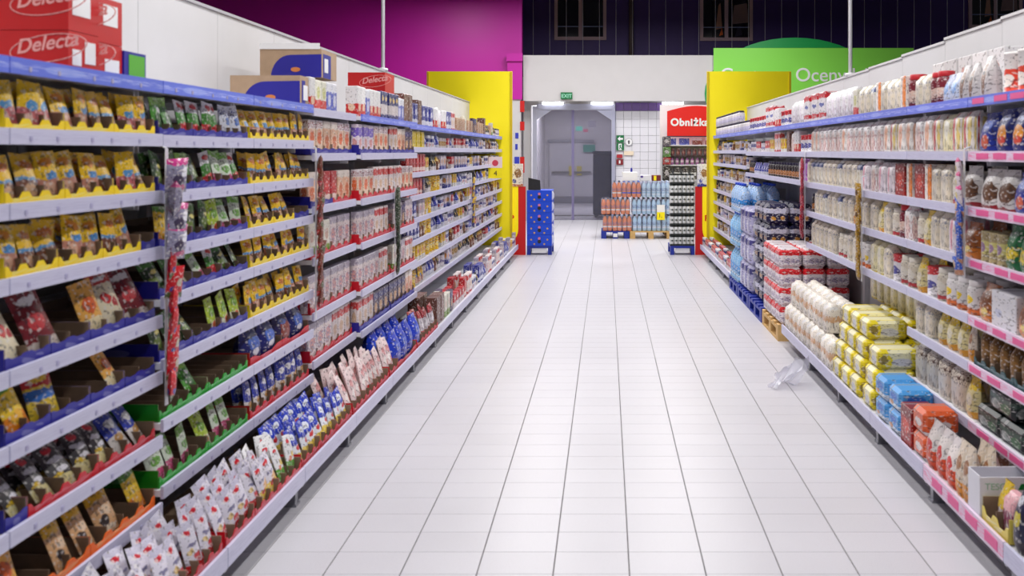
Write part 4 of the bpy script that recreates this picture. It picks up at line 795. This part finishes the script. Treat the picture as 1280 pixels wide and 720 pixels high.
# tan cartons with a blue swoosh
def swoosh_carton(yc, z0, w, h, d, label, flap):
    r = empty('tan_carton', (-1.665, yc, z0)); tag(r, label, 'carton', 'tan and blue cartons on the left top shelf')
    ob('body', MB().box(-w, 0, 0, d, 0, h).mesh('body', TAN), r)
    pts = [(-w*.82, 0), (0, 0), (0, h*.82), (-w*.5, h*.8)] + [(-w*(.5+.32*math.sin(t*PI/16)), h*.8*(math.cos(t*PI/16))) for t in range(1, 8)]
    ob('blue_swoosh', MB().prism(pts, -.0016, -.0004).mesh('blue_swoosh', BLUEB), r)
    ob('emblem', MB().prism([(-w*.42+.028*math.cos(t*PI/8), h*.28+.014*math.sin(t*PI/8)) for t in range(16)], -.003, -.0018).mesh('emblem', mat('emblem_orange', (214, 130, 70), .5)), r)
    ob('blue_front', MB().box(.0004, .0016, .03, d*.6, .0, h*.85).mesh('blue_front', BLUEB), r)
    ob('sticker', MB().box(.002, .003, .05, .12, h*.2, h*.7).mesh('sticker', WHT), r)
    if flap: ob('white_flap', MB().box(-w, -.01, -.004, -.001, h, h+.035).mesh('white_flap', WHT), r); ob('top_flap', MB().box(-w, -.01, 0, d, h+.001, h+.003).mesh('top_flap', TAN), r)
    return r
swoosh_carton(5.02, 1.9075, .38, .165, .14, 'tan carton with blue swoosh standing directly on the left top shelf', False)
swoosh_carton(5.40, 2.092, .36, .165, .3, 'tan carton with blue swoosh raised on packets, white flap on top', True)
for i, kk in enumerate(['t_wr', 't_yg', 't_yg', 't_bl', 't_bl']): put(kk, (-1.665, 5.24+i*.105, 1.8925), (0, 0, R(90)), 'under the raised tan carton', 'packets under the raised tan carton', .94)
for kk, y in (('c_kr', 5.82), ('c_kr', 5.99)): put(kk, (-1.9, y, 1.8925), (0, 0, R(90)), 'at the back of the top shelf, fourth left bay', 'kraft cartons on the left top shelf')
r = red_carton(6.95, 2.105, .01, .28, .15, .3, 'wide red carton laid across packets on the left top shelf', ())
# clip strips
kind('s_si', 'sachet', .12, .13, .05, 'silver and pink snack bag', (140, 136, 160), [(.82, 1, (190, 60, 130))], [(.4, .4, .2, .2, (74, 66, 92)), (.66, .62, .2, .14, (232, 232, 240)), (.5, .16, .3, .08, (190, 60, 110))], rough=.2)
kind('s_rd', 'sachet', .075, .12, .03, 'red sweet bag', (204, 20, 34), [(0, .2, (90, 110, 60))], [(.66, .5, .2, .14, (200, 190, 170)), (.3, .3, .16, .1, (70, 90, 170))])
kind('s_gr', 'sachet', .07, .11, .03, 'green and red sweet bag', (130, 70, 56), [(0, .3, (196, 40, 46))], [(.5, .6, .26, .16, (100, 110, 80))])
kind('s_dg', 'sachet', .07, .11, .03, 'dark green sweet bag', (48, 64, 44), [], [(.5, .5, .2, .16, (110, 110, 90))])
kind('s_bo', 'sachet', .06, .09, .03, 'blue and orange snack bag', (50, 90, 190), [(0, .3, (200, 140, 100))], [(.3, .6, .2, .2, (206, 170, 130))])
kind('s_go', 'sachet', .07, .12, .03, 'gold snack bag', (172, 132, 30), [(0, .2, (120, 80, 30))], [(.5, .5, .2, .14, (90, 60, 30))])
kind('s_cr', 'sachet', .07, .13, .03, 'crimson snack bag', (168, 24, 60), [(.8, 1, (210, 40, 50))], [(.5, .4, .2, .14, (120, 30, 60))])
kind('s_yb', 'sachet', .1, .13, .03, 'yellow and blue snack bag', (222, 180, 40), [(0, .4, (50, 60, 150))], [(.5, .6, .2, .14, (120, 80, 40))])
kind('s_wp', 'sachet', .07, .1, .03, 'white and pink snack bag', (228, 216, 222), [(.8, 1, (226, 90, 150))], [(.5, .5, .2, .16, (226, 206, 90))])
def clip(side, y, zt, zb, seq, label, xs, where):
    sg = SG[side]; r = empty('clip_strip', (xs-sg*.012, y, zb)); tag(r, label, 'clip strip', 'hanging clip strips')
    ob('band', MB().box(-.001, .001, -.012, .012, 0, zt-zb+.05).mesh('band', mat('clip_plastic', (220, 220, 226), .3)), r); ob('hook', MB().tube((0, 0, zt-zb+.05), (sg*.03, 0, zt-zb+.06), .004, 6).mesh('hook', mat('clip_plastic', (220, 220, 226), .3)), r)
    z = zt
    for kk, n in seq:
        for i in range(n):
            h = K[kk]['h']; z -= h*.62
            put(kk, (xs-sg*(.016+K[kk]['d']), y, z-h*.3), (R(random.uniform(2, 8)), R(random.uniform(-9, 9)), (R(90) if side == 'L' else R(-90))+R(random.uniform(-25, 25))), where, 'bags on '+where)
clip('L', 3.42, 1.62, .72, [('s_si', 4), ('s_rd', 7)], 'clip strip of silver and red bags between the first two left bays', -1.64, 'the clip strip after the nearest left bay')
clip('L', 5.18, 1.63, .72, [('s_gr', 12)], 'clip strip of green and red bags after the third left bay', -1.64, 'the clip strip after the third left bay')
clip('L', 6.94, 1.38, .72, [('s_dg', 9)], 'clip strip of dark green bags after the fifth left bay', -1.60, 'the clip strip after the fifth left bay')
clip('L', 11.3, 1.34, .72, [('s_yb', 7)], 'clip strip of yellow and blue bags among the far left bays', -1.66, 'the clip strip among far left bays')
clip('R', 4.36, 1.62, 1.06, [('s_wp', 3), ('s_bo', 6)], 'clip strip of white then blue bags after the nearest right bay', 1.70, 'the clip strip after the nearest right bay')
clip('R', 6.11, 1.44, .80, [('s_go', 8)], 'clip strip of gold bags between the white bags on the right', 1.70, 'the gold clip strip on the right')
clip('R', 7.86, 1.60, .87, [('s_cr', 8)], 'clip strip of crimson bags beside the dark drinks on the right', 1.70, 'the crimson clip strip on the right')
# right base, near end
def gx_box(name, x, y, z, w, d, h, m, label): pass
r = empty('white_case', (1.505, 3.80, .176)); tag(r, 'open white cardboard case with green marks on the right base shelf', 'case')
CW = mat('white_card', (222, 222, 230), .55, noise=.02, scale=10)
ob('back_wall', MB().box(0, .5, .04, .045, 0, .172).mesh('back_wall', CW), r); ob('near_wall', MB().box(.0, .5, -.075, -.07, 0, .168).mesh('near_wall', CW), r)
ob('aisle_wall', MB().box(0, .004, -.07, .04, 0, .172).mesh('aisle_wall', CW), r); ob('inner_wall', MB().box(.496, .5, -.07, .04, 0, .172).mesh('inner_wall', CW), r)
ob('lettering', text_mesh('TESCO', .038, .0005, mat('faint_green_print', (150, 190, 170), .6), 'lettering'), r, (.02, -.0762, .118), (PI/2, 0, 0))
for i in range(4): ob('green_mark', MB().prism([(.155+i*.05, .118), (.187+i*.05, .118), (.199+i*.05, .142), (.167+i*.05, .142)], -.0765, -.0755).mesh('green_mark', mat('mark_green', (10, 120, 50), .5)), r)
TR = tray('yelb', 'R', 3.595, .24, 2, .02, .176, 'base shelf, nearest right bay', 1.49, depth=.34, idx=1, h=.06)
kind('pkb', 'bag', .1, .19, .09, 'pink and maroon bag', (226, 170, 176), [(.1, .5, (128, 30, 76))], [(.5, .3, .24, .1, (232, 220, 224))])
for i, (kk, x, y) in enumerate([('pkb', 1.535, 3.535), ('pkb', 1.65, 3.54), ('pkb', 1.76, 3.535)]): put(kk, (x, y, .1795), (0, 0, R(-90)), 'in the pale yellow tray', 'bags in the pale yellow tray', .9)
kind('nvy', 'pouch', .1, .25, .11, 'navy and gold tall bag', (30, 30, 66), [(0, .2, (60, 50, 60))], [(.5, .5, .24, .12, (206, 190, 60)), (.4, .75, .2, .08, (214, 214, 226))])
kind('yll', 'pouch', .1, .2, .09, 'yellow and maroon bag', (232, 196, 40), [(0, .4, (120, 30, 70))], [(.5, .3, .2, .14, (236, 226, 226))])
stack('nvy', 'R', 3.355, 3.463, 1, 1, 1, 'base shelf by the picture corner', 'tall bags at the bottom right corner', inset=.02)
put('yll', (1.55, 3.64, .1795), (0, 0, R(-90)), 'in the pale yellow tray', 'bags in the pale yellow tray', .9)
stack('clb', 'R', 3.9, 4.3, 2, 1, 1, 'behind amber bags, base shelf, nearest right bay', 'clear bags on the right base', inset=.3)
# crumpled film hanging to the floor
def film(u, v):
    a = u*4.2; rad = .05+.11*v+.03*math.sin(7*u+5*v)+.02*math.sin(19*u)
    return (-.13*v+.04*math.sin(9*u+3*v)+rad*math.cos(a)*.55, rad*math.sin(a)*1.25, max(.004, .17*(1-v)**1.3+.03*math.sin(11*u+4*v)*(1-v*.6)+.012*math.sin(23*u-9*v)))
o = ob('crumpled_film', MB().sheet(film, 26, 14).mesh('crumpled_film', mat('clear_film', (225, 225, 235), .2, trans=.6)), None, (1.37, 6.55, 0)); tag(o, 'crumpled clear plastic film on the floor under the right shelves', 'film')
# ------------------------------------------------------------------ pallets
def pallet(x0, y0, w, d, m, label, m2=None, tagw=None):
    r = empty('pallet', (x0, y0, 0)); tag(r, label, 'pallet')
    pb = MB().box(0, w, 0, d/9, 0, .022).mesh('top_board', m); bb = MB().box(0, .1, 0, d, 0, .022).mesh('bottom_board', m); kb = MB().box(0, .1, 0, .1, 0, .078).mesh('block', m)
    for i in range(5): ob('top_board', pb, r, (0, i*(d-d/9)/4, .122))
    for i in range(3): ob('bottom_board', bb, r, (i*(w-.1)/2, 0, 0))
    cb = MB().box(0, .1, 0, d, 0, .022).mesh('cross_board', m)
    for i in range(3):
        ob('cross_board', cb, r, (i*(w-.1)/2, 0, .1))
        for j in range(3): ob('block', kb, r, (i*(w-.1)/2, j*(d-.1)/2, .022))
    if tagw: ob('white_label', MB().box(w*.5-tagw/2, w*.5+tagw/2, -.004, -.001, .03, .1).mesh('white_label', WHT), r)
    return r
pallet(1.50, 8.08, .68, .82, WOOD, 'wooden pallet under red and white six-packs on the right')
pallet(1.50, 8.96, .68, .80, PALB, 'blue pallet under the navy drinks multipacks on the right')
pallet(1.50, 9.80, .68, .76, PALB, 'blue pallet under film-wrapped lilac bottle packs on the right')
pallet(1.50, 10.60, .68, .68, PALB, 'blue pallet under the large water bottles on the right')
stack('mlk', 'R', 8.08, 8.90, 4, 4, 3, 'wooden pallet', 'red and white six-packs on the right pallet', inset=.0, z0=.145, x=1.51)
stack('nvd', 'R', 8.96, 9.76, 3, 5, 2, 'blue pallet', 'navy multipacks on the right pallet', inset=.0, z0=.145, x=1.56)
stack('sil', 'R', 9.80, 10.55, 3, 3, 2, 'blue pallet', 'lilac bottle packs on the right pallet', inset=.0, z0=.145, x=1.52)
stack('cyb', 'R', 10.60, 11.28, 4, 2, 3, 'blue pallet', 'large water bottles on the right pallet', inset=.0, z0=.145, x=1.50)
stack('cyr', 'R', 10.60, 11.28, 4, 1, 3, 'third layer, blue pallet', 'large water bottles on the right pallet', inset=.0, z0=.95, x=1.51)
# bottle packs beyond the aisle
def bottle_pack_meshes(tag_, body, label, cap, low):
    bm_ = MB().lathe([(.038, 0), (.043, .008), (.043, .06), (.040, .07), (.043, .08), (.043, .2), (.036, .235), (.015, .275), (.014, .285)], 10).mesh('bottle', pm('bottle_'+tag_, body, [(.2, .66, label), (.24, .34, low)], [], ((70, 80, 150), .4, .6), rough=.15, jit=.08, wav=.02))
    cm = MB().lathe([(.017, .284), (.017, .305), (.015, .307)], 8).mesh('cap', mat('cap_'+tag_, cap, .4)); return bm_, cm
FILM = mat('pack_film', (230, 232, 245), .12, trans=.86)
film_me = MB().bbox(.184, .272, .30, .02).mesh('film_wrap', FILM)
PK = {'o': bottle_pack_meshes('orange', (226, 124, 66), (240, 138, 78), (26, 30, 60), (236, 226, 220)), 'p': bottle_pack_meshes('orange_blue', (220, 120, 70), (226, 120, 70), (40, 90, 200), (50, 60, 190)), 'w': bottle_pack_meshes('water', (176, 212, 236), (232, 238, 246), (16, 22, 44), (206, 222, 240)), 'v': bottle_pack_meshes('pale_water', (190, 218, 236), (226, 236, 246), (200, 214, 236), (170, 206, 232))}
PD = {'o': 'orange drink bottle pack', 'p': 'orange bottle pack with blue band', 'w': 'dark-capped water bottle pack', 'v': 'pale water bottle pack'}
PC = {}
def pack(t, x, y, z, row_, layer):
    r = empty('bottle_pack', (x, y, z)); PC[(t, row_, layer)] = n = PC.get((t, row_, layer), 0)+1
    tag(r, '%s, %s from left, %s layer%s on the pallets' % (PD[t], ordn(n), layer, '' if row_ == 0 else ', back row'), 'bottle pack', 'bottle packs on the far pallets')
    for i in range(2):
        for j in range(3):
            b = ob('bottle', PK[t][0], r, ((i-.5)*.09, .046+j*.09, 0)); ob('cap', PK[t][1], b)
    ob('film_wrap', film_me, r, (0, 0, 0))
pallet(-.10, 17.65, .54, .8, PALB, 'blue pallet under orange drink bottle packs', tagw=.08)
pallet(.45, 17.62, .8, .8, WOOD, 'wooden pallet under water bottle packs')
for rw in range(2):
    yy = 17.66+rw*.28
    for la, z in (('bottom', .145), ('middle', .468)):
        off = 0 if la == 'bottom' else -.03
        for i in range(3): pack('o', .0+off+.02+i*.187, yy, z, rw, la)
        for i in range(4): pack('w', .588+off*.3+i*.187, yy, z, rw, la)
    for i in range(3): pack('p' if i else 'o', .20+i*.187, yy, .791, rw, 'top')
    for i in range(3): pack('v', .765+i*.187, yy, .791, rw, 'top')
r = empty('price_card', px(826, 273, 17.645)); tag(r, 'white and yellow price card on the water bottle packs', 'price card'); ob('white_half', MB().box(-.075, .075, 0, .004, .12, .26).mesh('white_half', WHT), r); ob('yellow_half', MB().box(-.075, .075, 0, .004, -.03, .12).mesh('yellow_half', YEL), r)
ob('price_print', text_mesh('1,', .1, .001, DARK, 'price_print'), r, (-.045, -.002, .02), (PI/2, 0, 0))
for nm, x0, x1, y0, m, lb in (('white_box', 778, 797, 215, WHT, 'plain white box on top of the orange bottle packs'), ('flat_box', 800, 813, 219, CW, 'low pale box on top of the bottle packs'), ('flat_box', 815, 826, 219, None, 'low yellow and red box on top of the bottle packs')):
    a = px(x0, y0, 17.75); b = px(x1, 0, 17.75); r = empty(nm, ((a[0]+b[0])/2, 17.75, 1.1)); tag(r, lb, 'box'); W = b[0]-a[0]; hh = a[2]-1.1
    ob('body', MB().bbox(W, .2, hh, .006).mesh('body', m or mat('box_maroon', (110, 30, 40), .5)), r)
    if m is None: ob('yellow_patch', MB().box(-W*.3, .0, -.002, -.0005, .01, hh-.01).mesh('yellow_patch', YEL), r)
    elif nm == 'white_box': ob('blue_spout', MB().lathe([(.02, hh), (.02, hh+.05), (.012, hh+.08)], 8, .03, .1).mesh('blue_spout', BLUEB), r)
    else: ob('purple_patch', MB().box(-W*.45, -W*.2, -.002, -.0005, hh-.05, hh-.01).mesh('purple_patch', mat('patch_purple', (80, 60, 140), .5)), r)
# beer can stack
def quarter_pallet(x0, x1, y, lb):
    r = empty('small_pallet', ((x0+x1)/2, y, 0)); tag(r, lb, 'pallet'); w = x1-x0
    ob('deck', MB().box(-w/2, w/2, 0, .6, .11, .144).mesh('deck', PALB), r)
    for sx in (-1, 1):
        for yy in (0, .5): ob('foot', MB().box(sx*(w/2-.03)-.03, sx*(w/2-.03)+.03, yy, yy+.1, 0, .109).mesh('foot', PALB), r)
    ob('white_label', MB().box(-w*.3, w*.3, .02, .026, .03, .109).mesh('white_label', WHT), r)
quarter_pallet(1.03, 1.42, 14.86, 'small blue pallet under the stack of can packs')
quarter_pallet(-1.28, -.88, 14.86, 'small blue pallet under the blue display trays')
can_me = MB().lathe([(.026, 0), (.032, .012), (.032, .135), (.026, .155), (.027, .158), (.024, .155)], 12).mesh('can', pm('can_print', (222, 224, 222), [(.84, 1, (26, 34, 32))], [(.5, .5, .16, .1, (60, 76, 66))], ((90, 96, 92), .4, .56), rough=.3, jit=.15, wav=.03))
ctray_me = MB().box(-.097, .097, 0, .13, 0, .004).box(-.097, .097, 0, .002, .004, .03).mesh('pad', mat('can_pad', (30, 36, 34), .6))
for j in range(7):
    for dpt in range(2):
        for i in range(2):
            r = empty('can_pack', (1.125+i*.197, 14.87+dpt*.14, .145+j*.166)); tag(r, 'black and silver can pack, %s layer from floor, %s%s' % (ordn(j+1), ('left', 'right')[i], '' if dpt == 0 else ', back row'), 'can pack', 'can packs on the small pallet')
            ob('pad', ctray_me, r)
            for a in range(3):
                for b in range(2): ob('can', can_me, r, ((a-1)*.0645, .034+b*.065, .005))
# blue display trays
EMB = mat('emblem_gold', (206, 160, 90), .5); EMP = mat('emblem_pink', (214, 120, 150), .5); DBL = mat('display_blue', (14, 70, 206), .4)
db_me = MB().box(-.2, .2, 0, .58, 0, .176).mesh('body', DBL); dot = MB().lathe([(.015, 0), (.015, .002)], 10).mesh('gold_dot', EMB); dot2 = MB().lathe([(.022, 0), (.022, .002)], 10).mesh('pink_dot', EMP); dot3 = MB().lathe([(.03, 0), (.03, .0015)], 10).mesh('dark_dot', DARK); flp = MB().prism([(0, .02), (.022, .05), (.022, .11), (0, .16)], .05, .3).mesh('side_flap', mat('flap_white', (214, 214, 232), .5))
for j in range(5):
    r = empty('blue_display_tray', (-1.08, 14.87, .145+j*.179)); tag(r, 'blue printed display tray, %s from the floor in the left stack' % ordn(j+1), 'tray', 'blue display trays at the aisle end')
    ob('body', db_me, r); ob('pink_dot', dot2, r, (0, -.0025, .12), (PI/2, 0, 0)); ob('dark_dot', dot3, r, (0, -.001, .07), (PI/2, 0, 0))
    for x, z in ((-.13, .1), (.13, .1), (-.08, .03), (.08, .03)): ob('gold_dot', dot, r, (x, -.001, z), (PI/2, 0, 0))
    ob('side_flap', flp, r, (.2005, 0, 0))
r = empty('black_board', (-1.16, 14.9, 1.041)); tag(r, 'small black slanted board standing on the blue display trays', 'board'); ob('board', MB().prism([(-.1, 0), (.1, 0), (.09, .16), (-.1, .2)], 0, .012).mesh('board', DARK), r); ob('stay', MB().box(-.02, .02, .0125, .08, 0, .01).mesh('stay', DARK), r)
# red promo panels at both shelf ends
def promo(x0, x1, side, lb):
    r = empty('promo_banner', (x0, 14.86, 0)); tag(r, lb, 'banner'); w = x1-x0; sgn = 1 if side == 'R' else -1
    ob('red_board', MB().box(0, w, 0, .03, 0, 1.1).mesh('red_board', RED), r)
    pts = [(w*.42, 1.1), (w*.42, .42)] + [(w*.42+w*.58*(1-math.cos(t*PI/12)), .42-.22*math.sin(t*PI/12)) for t in range(1, 7)] + [(w, 1.1)]
    if side == 'L': pts = [(w-x, z) for x, z in pts][::-1]
    ob('yellow_lobe', MB().prism(pts, -.004, -.0005).mesh('yellow_lobe', YEL), r)
    ob('letter', text_mesh('P', .13, .001, RED, 'letter', 'LEFT', .004), r, (w*.55 if side == 'R' else w*.1, -.006, .55), (PI/2, 0, 0))
promo(1.43, 1.70, 'R', 'red panel with yellow lobe at the right shelf end'); promo(-1.58, -1.30, 'L', 'red panel with yellow lobe at the left shelf end')
for x, nm in ((1.56, 'right'), (-1.44, 'left')):
    r = empty('display_box', (x, 14.84, 1.101)); tag(r, 'printed display box on the %s red end panel' % nm, 'box'); ob('body', MB().bbox(.2, .045, .36, .004).mesh('body', pm('print_display_'+nm, (222, 222, 232) if nm == 'right' else (232, 224, 218), [(0, .12, (50, 60, 160))] if nm == 'right' else [(0, .1, (200, 120, 80))], [(.6, .6, .3, .2, (150, 110, 70)), (.3, .25, .14, .1, (90, 100, 180))])), r); ob('top_edge', MB().box(-.1, .1, .0, .045, .36, .365).mesh('top_edge', WHT), r)
# flag price card on the far left shelves
p = px(619, 209, 13.3); r = empty('flag_card', (p[0], 13.3, p[2]-.16)); tag(r, 'yellow and white price flag sticking out from the far left shelves', 'price card')
ob('white_half', MB().box(-.1, .1, 0, .004, .15, .31).mesh('white_half', mat('card_blush', (238, 216, 214), .5)), r); ob('yellow_half', MB().box(-.1, .1, 0, .004, 0, .15).mesh('yellow_half', YEL), r); ob('red_disc', MB().lathe([(.045, 0), (.045, .002)], 12).mesh('red_disc', mat('card_red', (206, 60, 80), .5)), r, (0, -.001, .22), (PI/2, 0, 0)); ob('price_print', text_mesh('4', .1, .001, DARK, 'price_print'), r, (-.02, -.002, .04), (PI/2, 0, 0)); ob('clip_arm', MB().tube((-.1, .006, .3), (-.2, .006, .3), .004, 6).mesh('clip_arm', STEEL), r)
# reduced-price stand
YS = 18.6
r = empty('promo_stand', (1.7, YS, 0)); tag(r, 'white promotional shelf stand beneath the red arched sign', 'shelf')
xa, xb_ = px(829, 0, YS)[0], px(915, 0, YS)[0]
wpart('back_board', MB().box(px(826, 0, YS)[0], xb_, YS+.3, YS+.33, 0, 2.62), WHT, r); wpart('side_panel', MB().box(xa, xa+.02, YS, YS+.3, 0, 1.96), DARK, r); wpart('side_panel', MB().box(xb_-.02, xb_, YS, YS+.3, 0, 1.96), DARK, r)
SHZ = [1.80, 1.585, 1.40, 1.1, .8, .5, .15]
for z in SHZ: wpart('shelf', MB().box(xa+.021, xb_-.021, YS+.01, YS+.3, z-.02, z), WHITE if z != 1.585 else mat('shelf_dark', (60, 40, 44), .5), r)
for i, (y0, y1, c) in enumerate(((170.5, 183, (90, 80, 96)), (184, 196, (96, 150, 70)), (197, 205.5, (190, 30, 40)), (207, 226, (40, 36, 40)))):
    cx = px(833.5, 0, YS-.02)[0]; z0 = px(0, y1, YS-.02)[2]; z1 = px(0, y0, YS-.02)[2]
    o = ob('hanging_card', MB().bbox(.16, .012, z1-z0, .002).mesh('hanging_card', pm('print_card%d' % i, c, [], [(.5, .5, .26, .2, (222, 216, 220))], ((30, 26, 30), .1, .9))), None, (cx, YS-.016, z0)); tag(o, ('dark picture', 'green', 'red', 'black and white')[i]+' printed card hung on the edge of the promotional stand', 'card', 'cards on the promotional stand')
sg_ = empty('arched_sign', (px(834, 0, YS)[0], YS, 1.96)); tag(sg_, 'red arched sign with white lettering above the promotional stand', 'sign'); W = (908-834)*YS/FP; hh = px(0, 139, YS)[2]-1.96
ob('board', MB().prism([(0, 0), (W, 0)] + [(W-W*t/12, hh+.11*math.sin(PI*t/12)) for t in range(13)], 0, .03).mesh('board', mat('sign_bright_red', (226, 22, 26), .4)), sg_)
tm = text_mesh('Obniżka', .2, .002, WHT, 'lettering', 'LEFT', .008); xx = [v.co.x for v in tm.vertices]; o = ob('lettering', tm, sg_, (4.2*YS/FP, -.005, px(0, 157, YS)[2]-1.96), (PI/2, 0, 0)); q = 48*YS/FP/(max(xx)-min(xx)); o.scale = (q, q, 1)
ob('dark_strip', MB().box(0, W, -.004, -.001, -.0, .02).mesh('dark_strip', mat('strip_navy', (20, 24, 60), .5)), sg_)
kind('p1', 'box', .2, .13, .1, 'blue boxed set', (50, 56, 150), [(.0, .2, (90, 100, 190))], []); kind('p2', 'box', .2, .13, .1, 'maroon boxed set', (120, 40, 46), [(.7, 1, (206, 170, 190))], []); kind('p3', 'tin', .08, .14, .08, 'dark red tin', (90, 34, 40), [(.3, .6, (150, 90, 80))], []); kind('p4', 'bottle', .07, .16, .07, 'purple and pale bottle', (150, 80, 140), [(.3, .6, (226, 200, 214))], [], lid=(60, 40, 60)); kind('p5', 'box', .12, .24, .1, 'black and white boxed set', (50, 48, 52), [(.3, .6, (206, 206, 206))], [])
for z, seq in ((1.80, ['p1', 'p1', 'p2', 'p2', 'p2']), (1.585, ['p3']*12), (1.40, ['p4']*13), (1.1, ['p5']*8)):
    wsum = sum(K[q]['w'] for q in seq); L = xb_-xa-.06; x = xa+.03
    for q in seq:
        ww = K[q]['w']*L/wsum; s_ = min(1, math.floor(ww/K[q]['w']*50)/50); put(q, (x+ww/2, YS+.03, z+.0005), (0, 0, 0), 'on the promotional stand', 'goods on the promotional stand', s_); x += ww
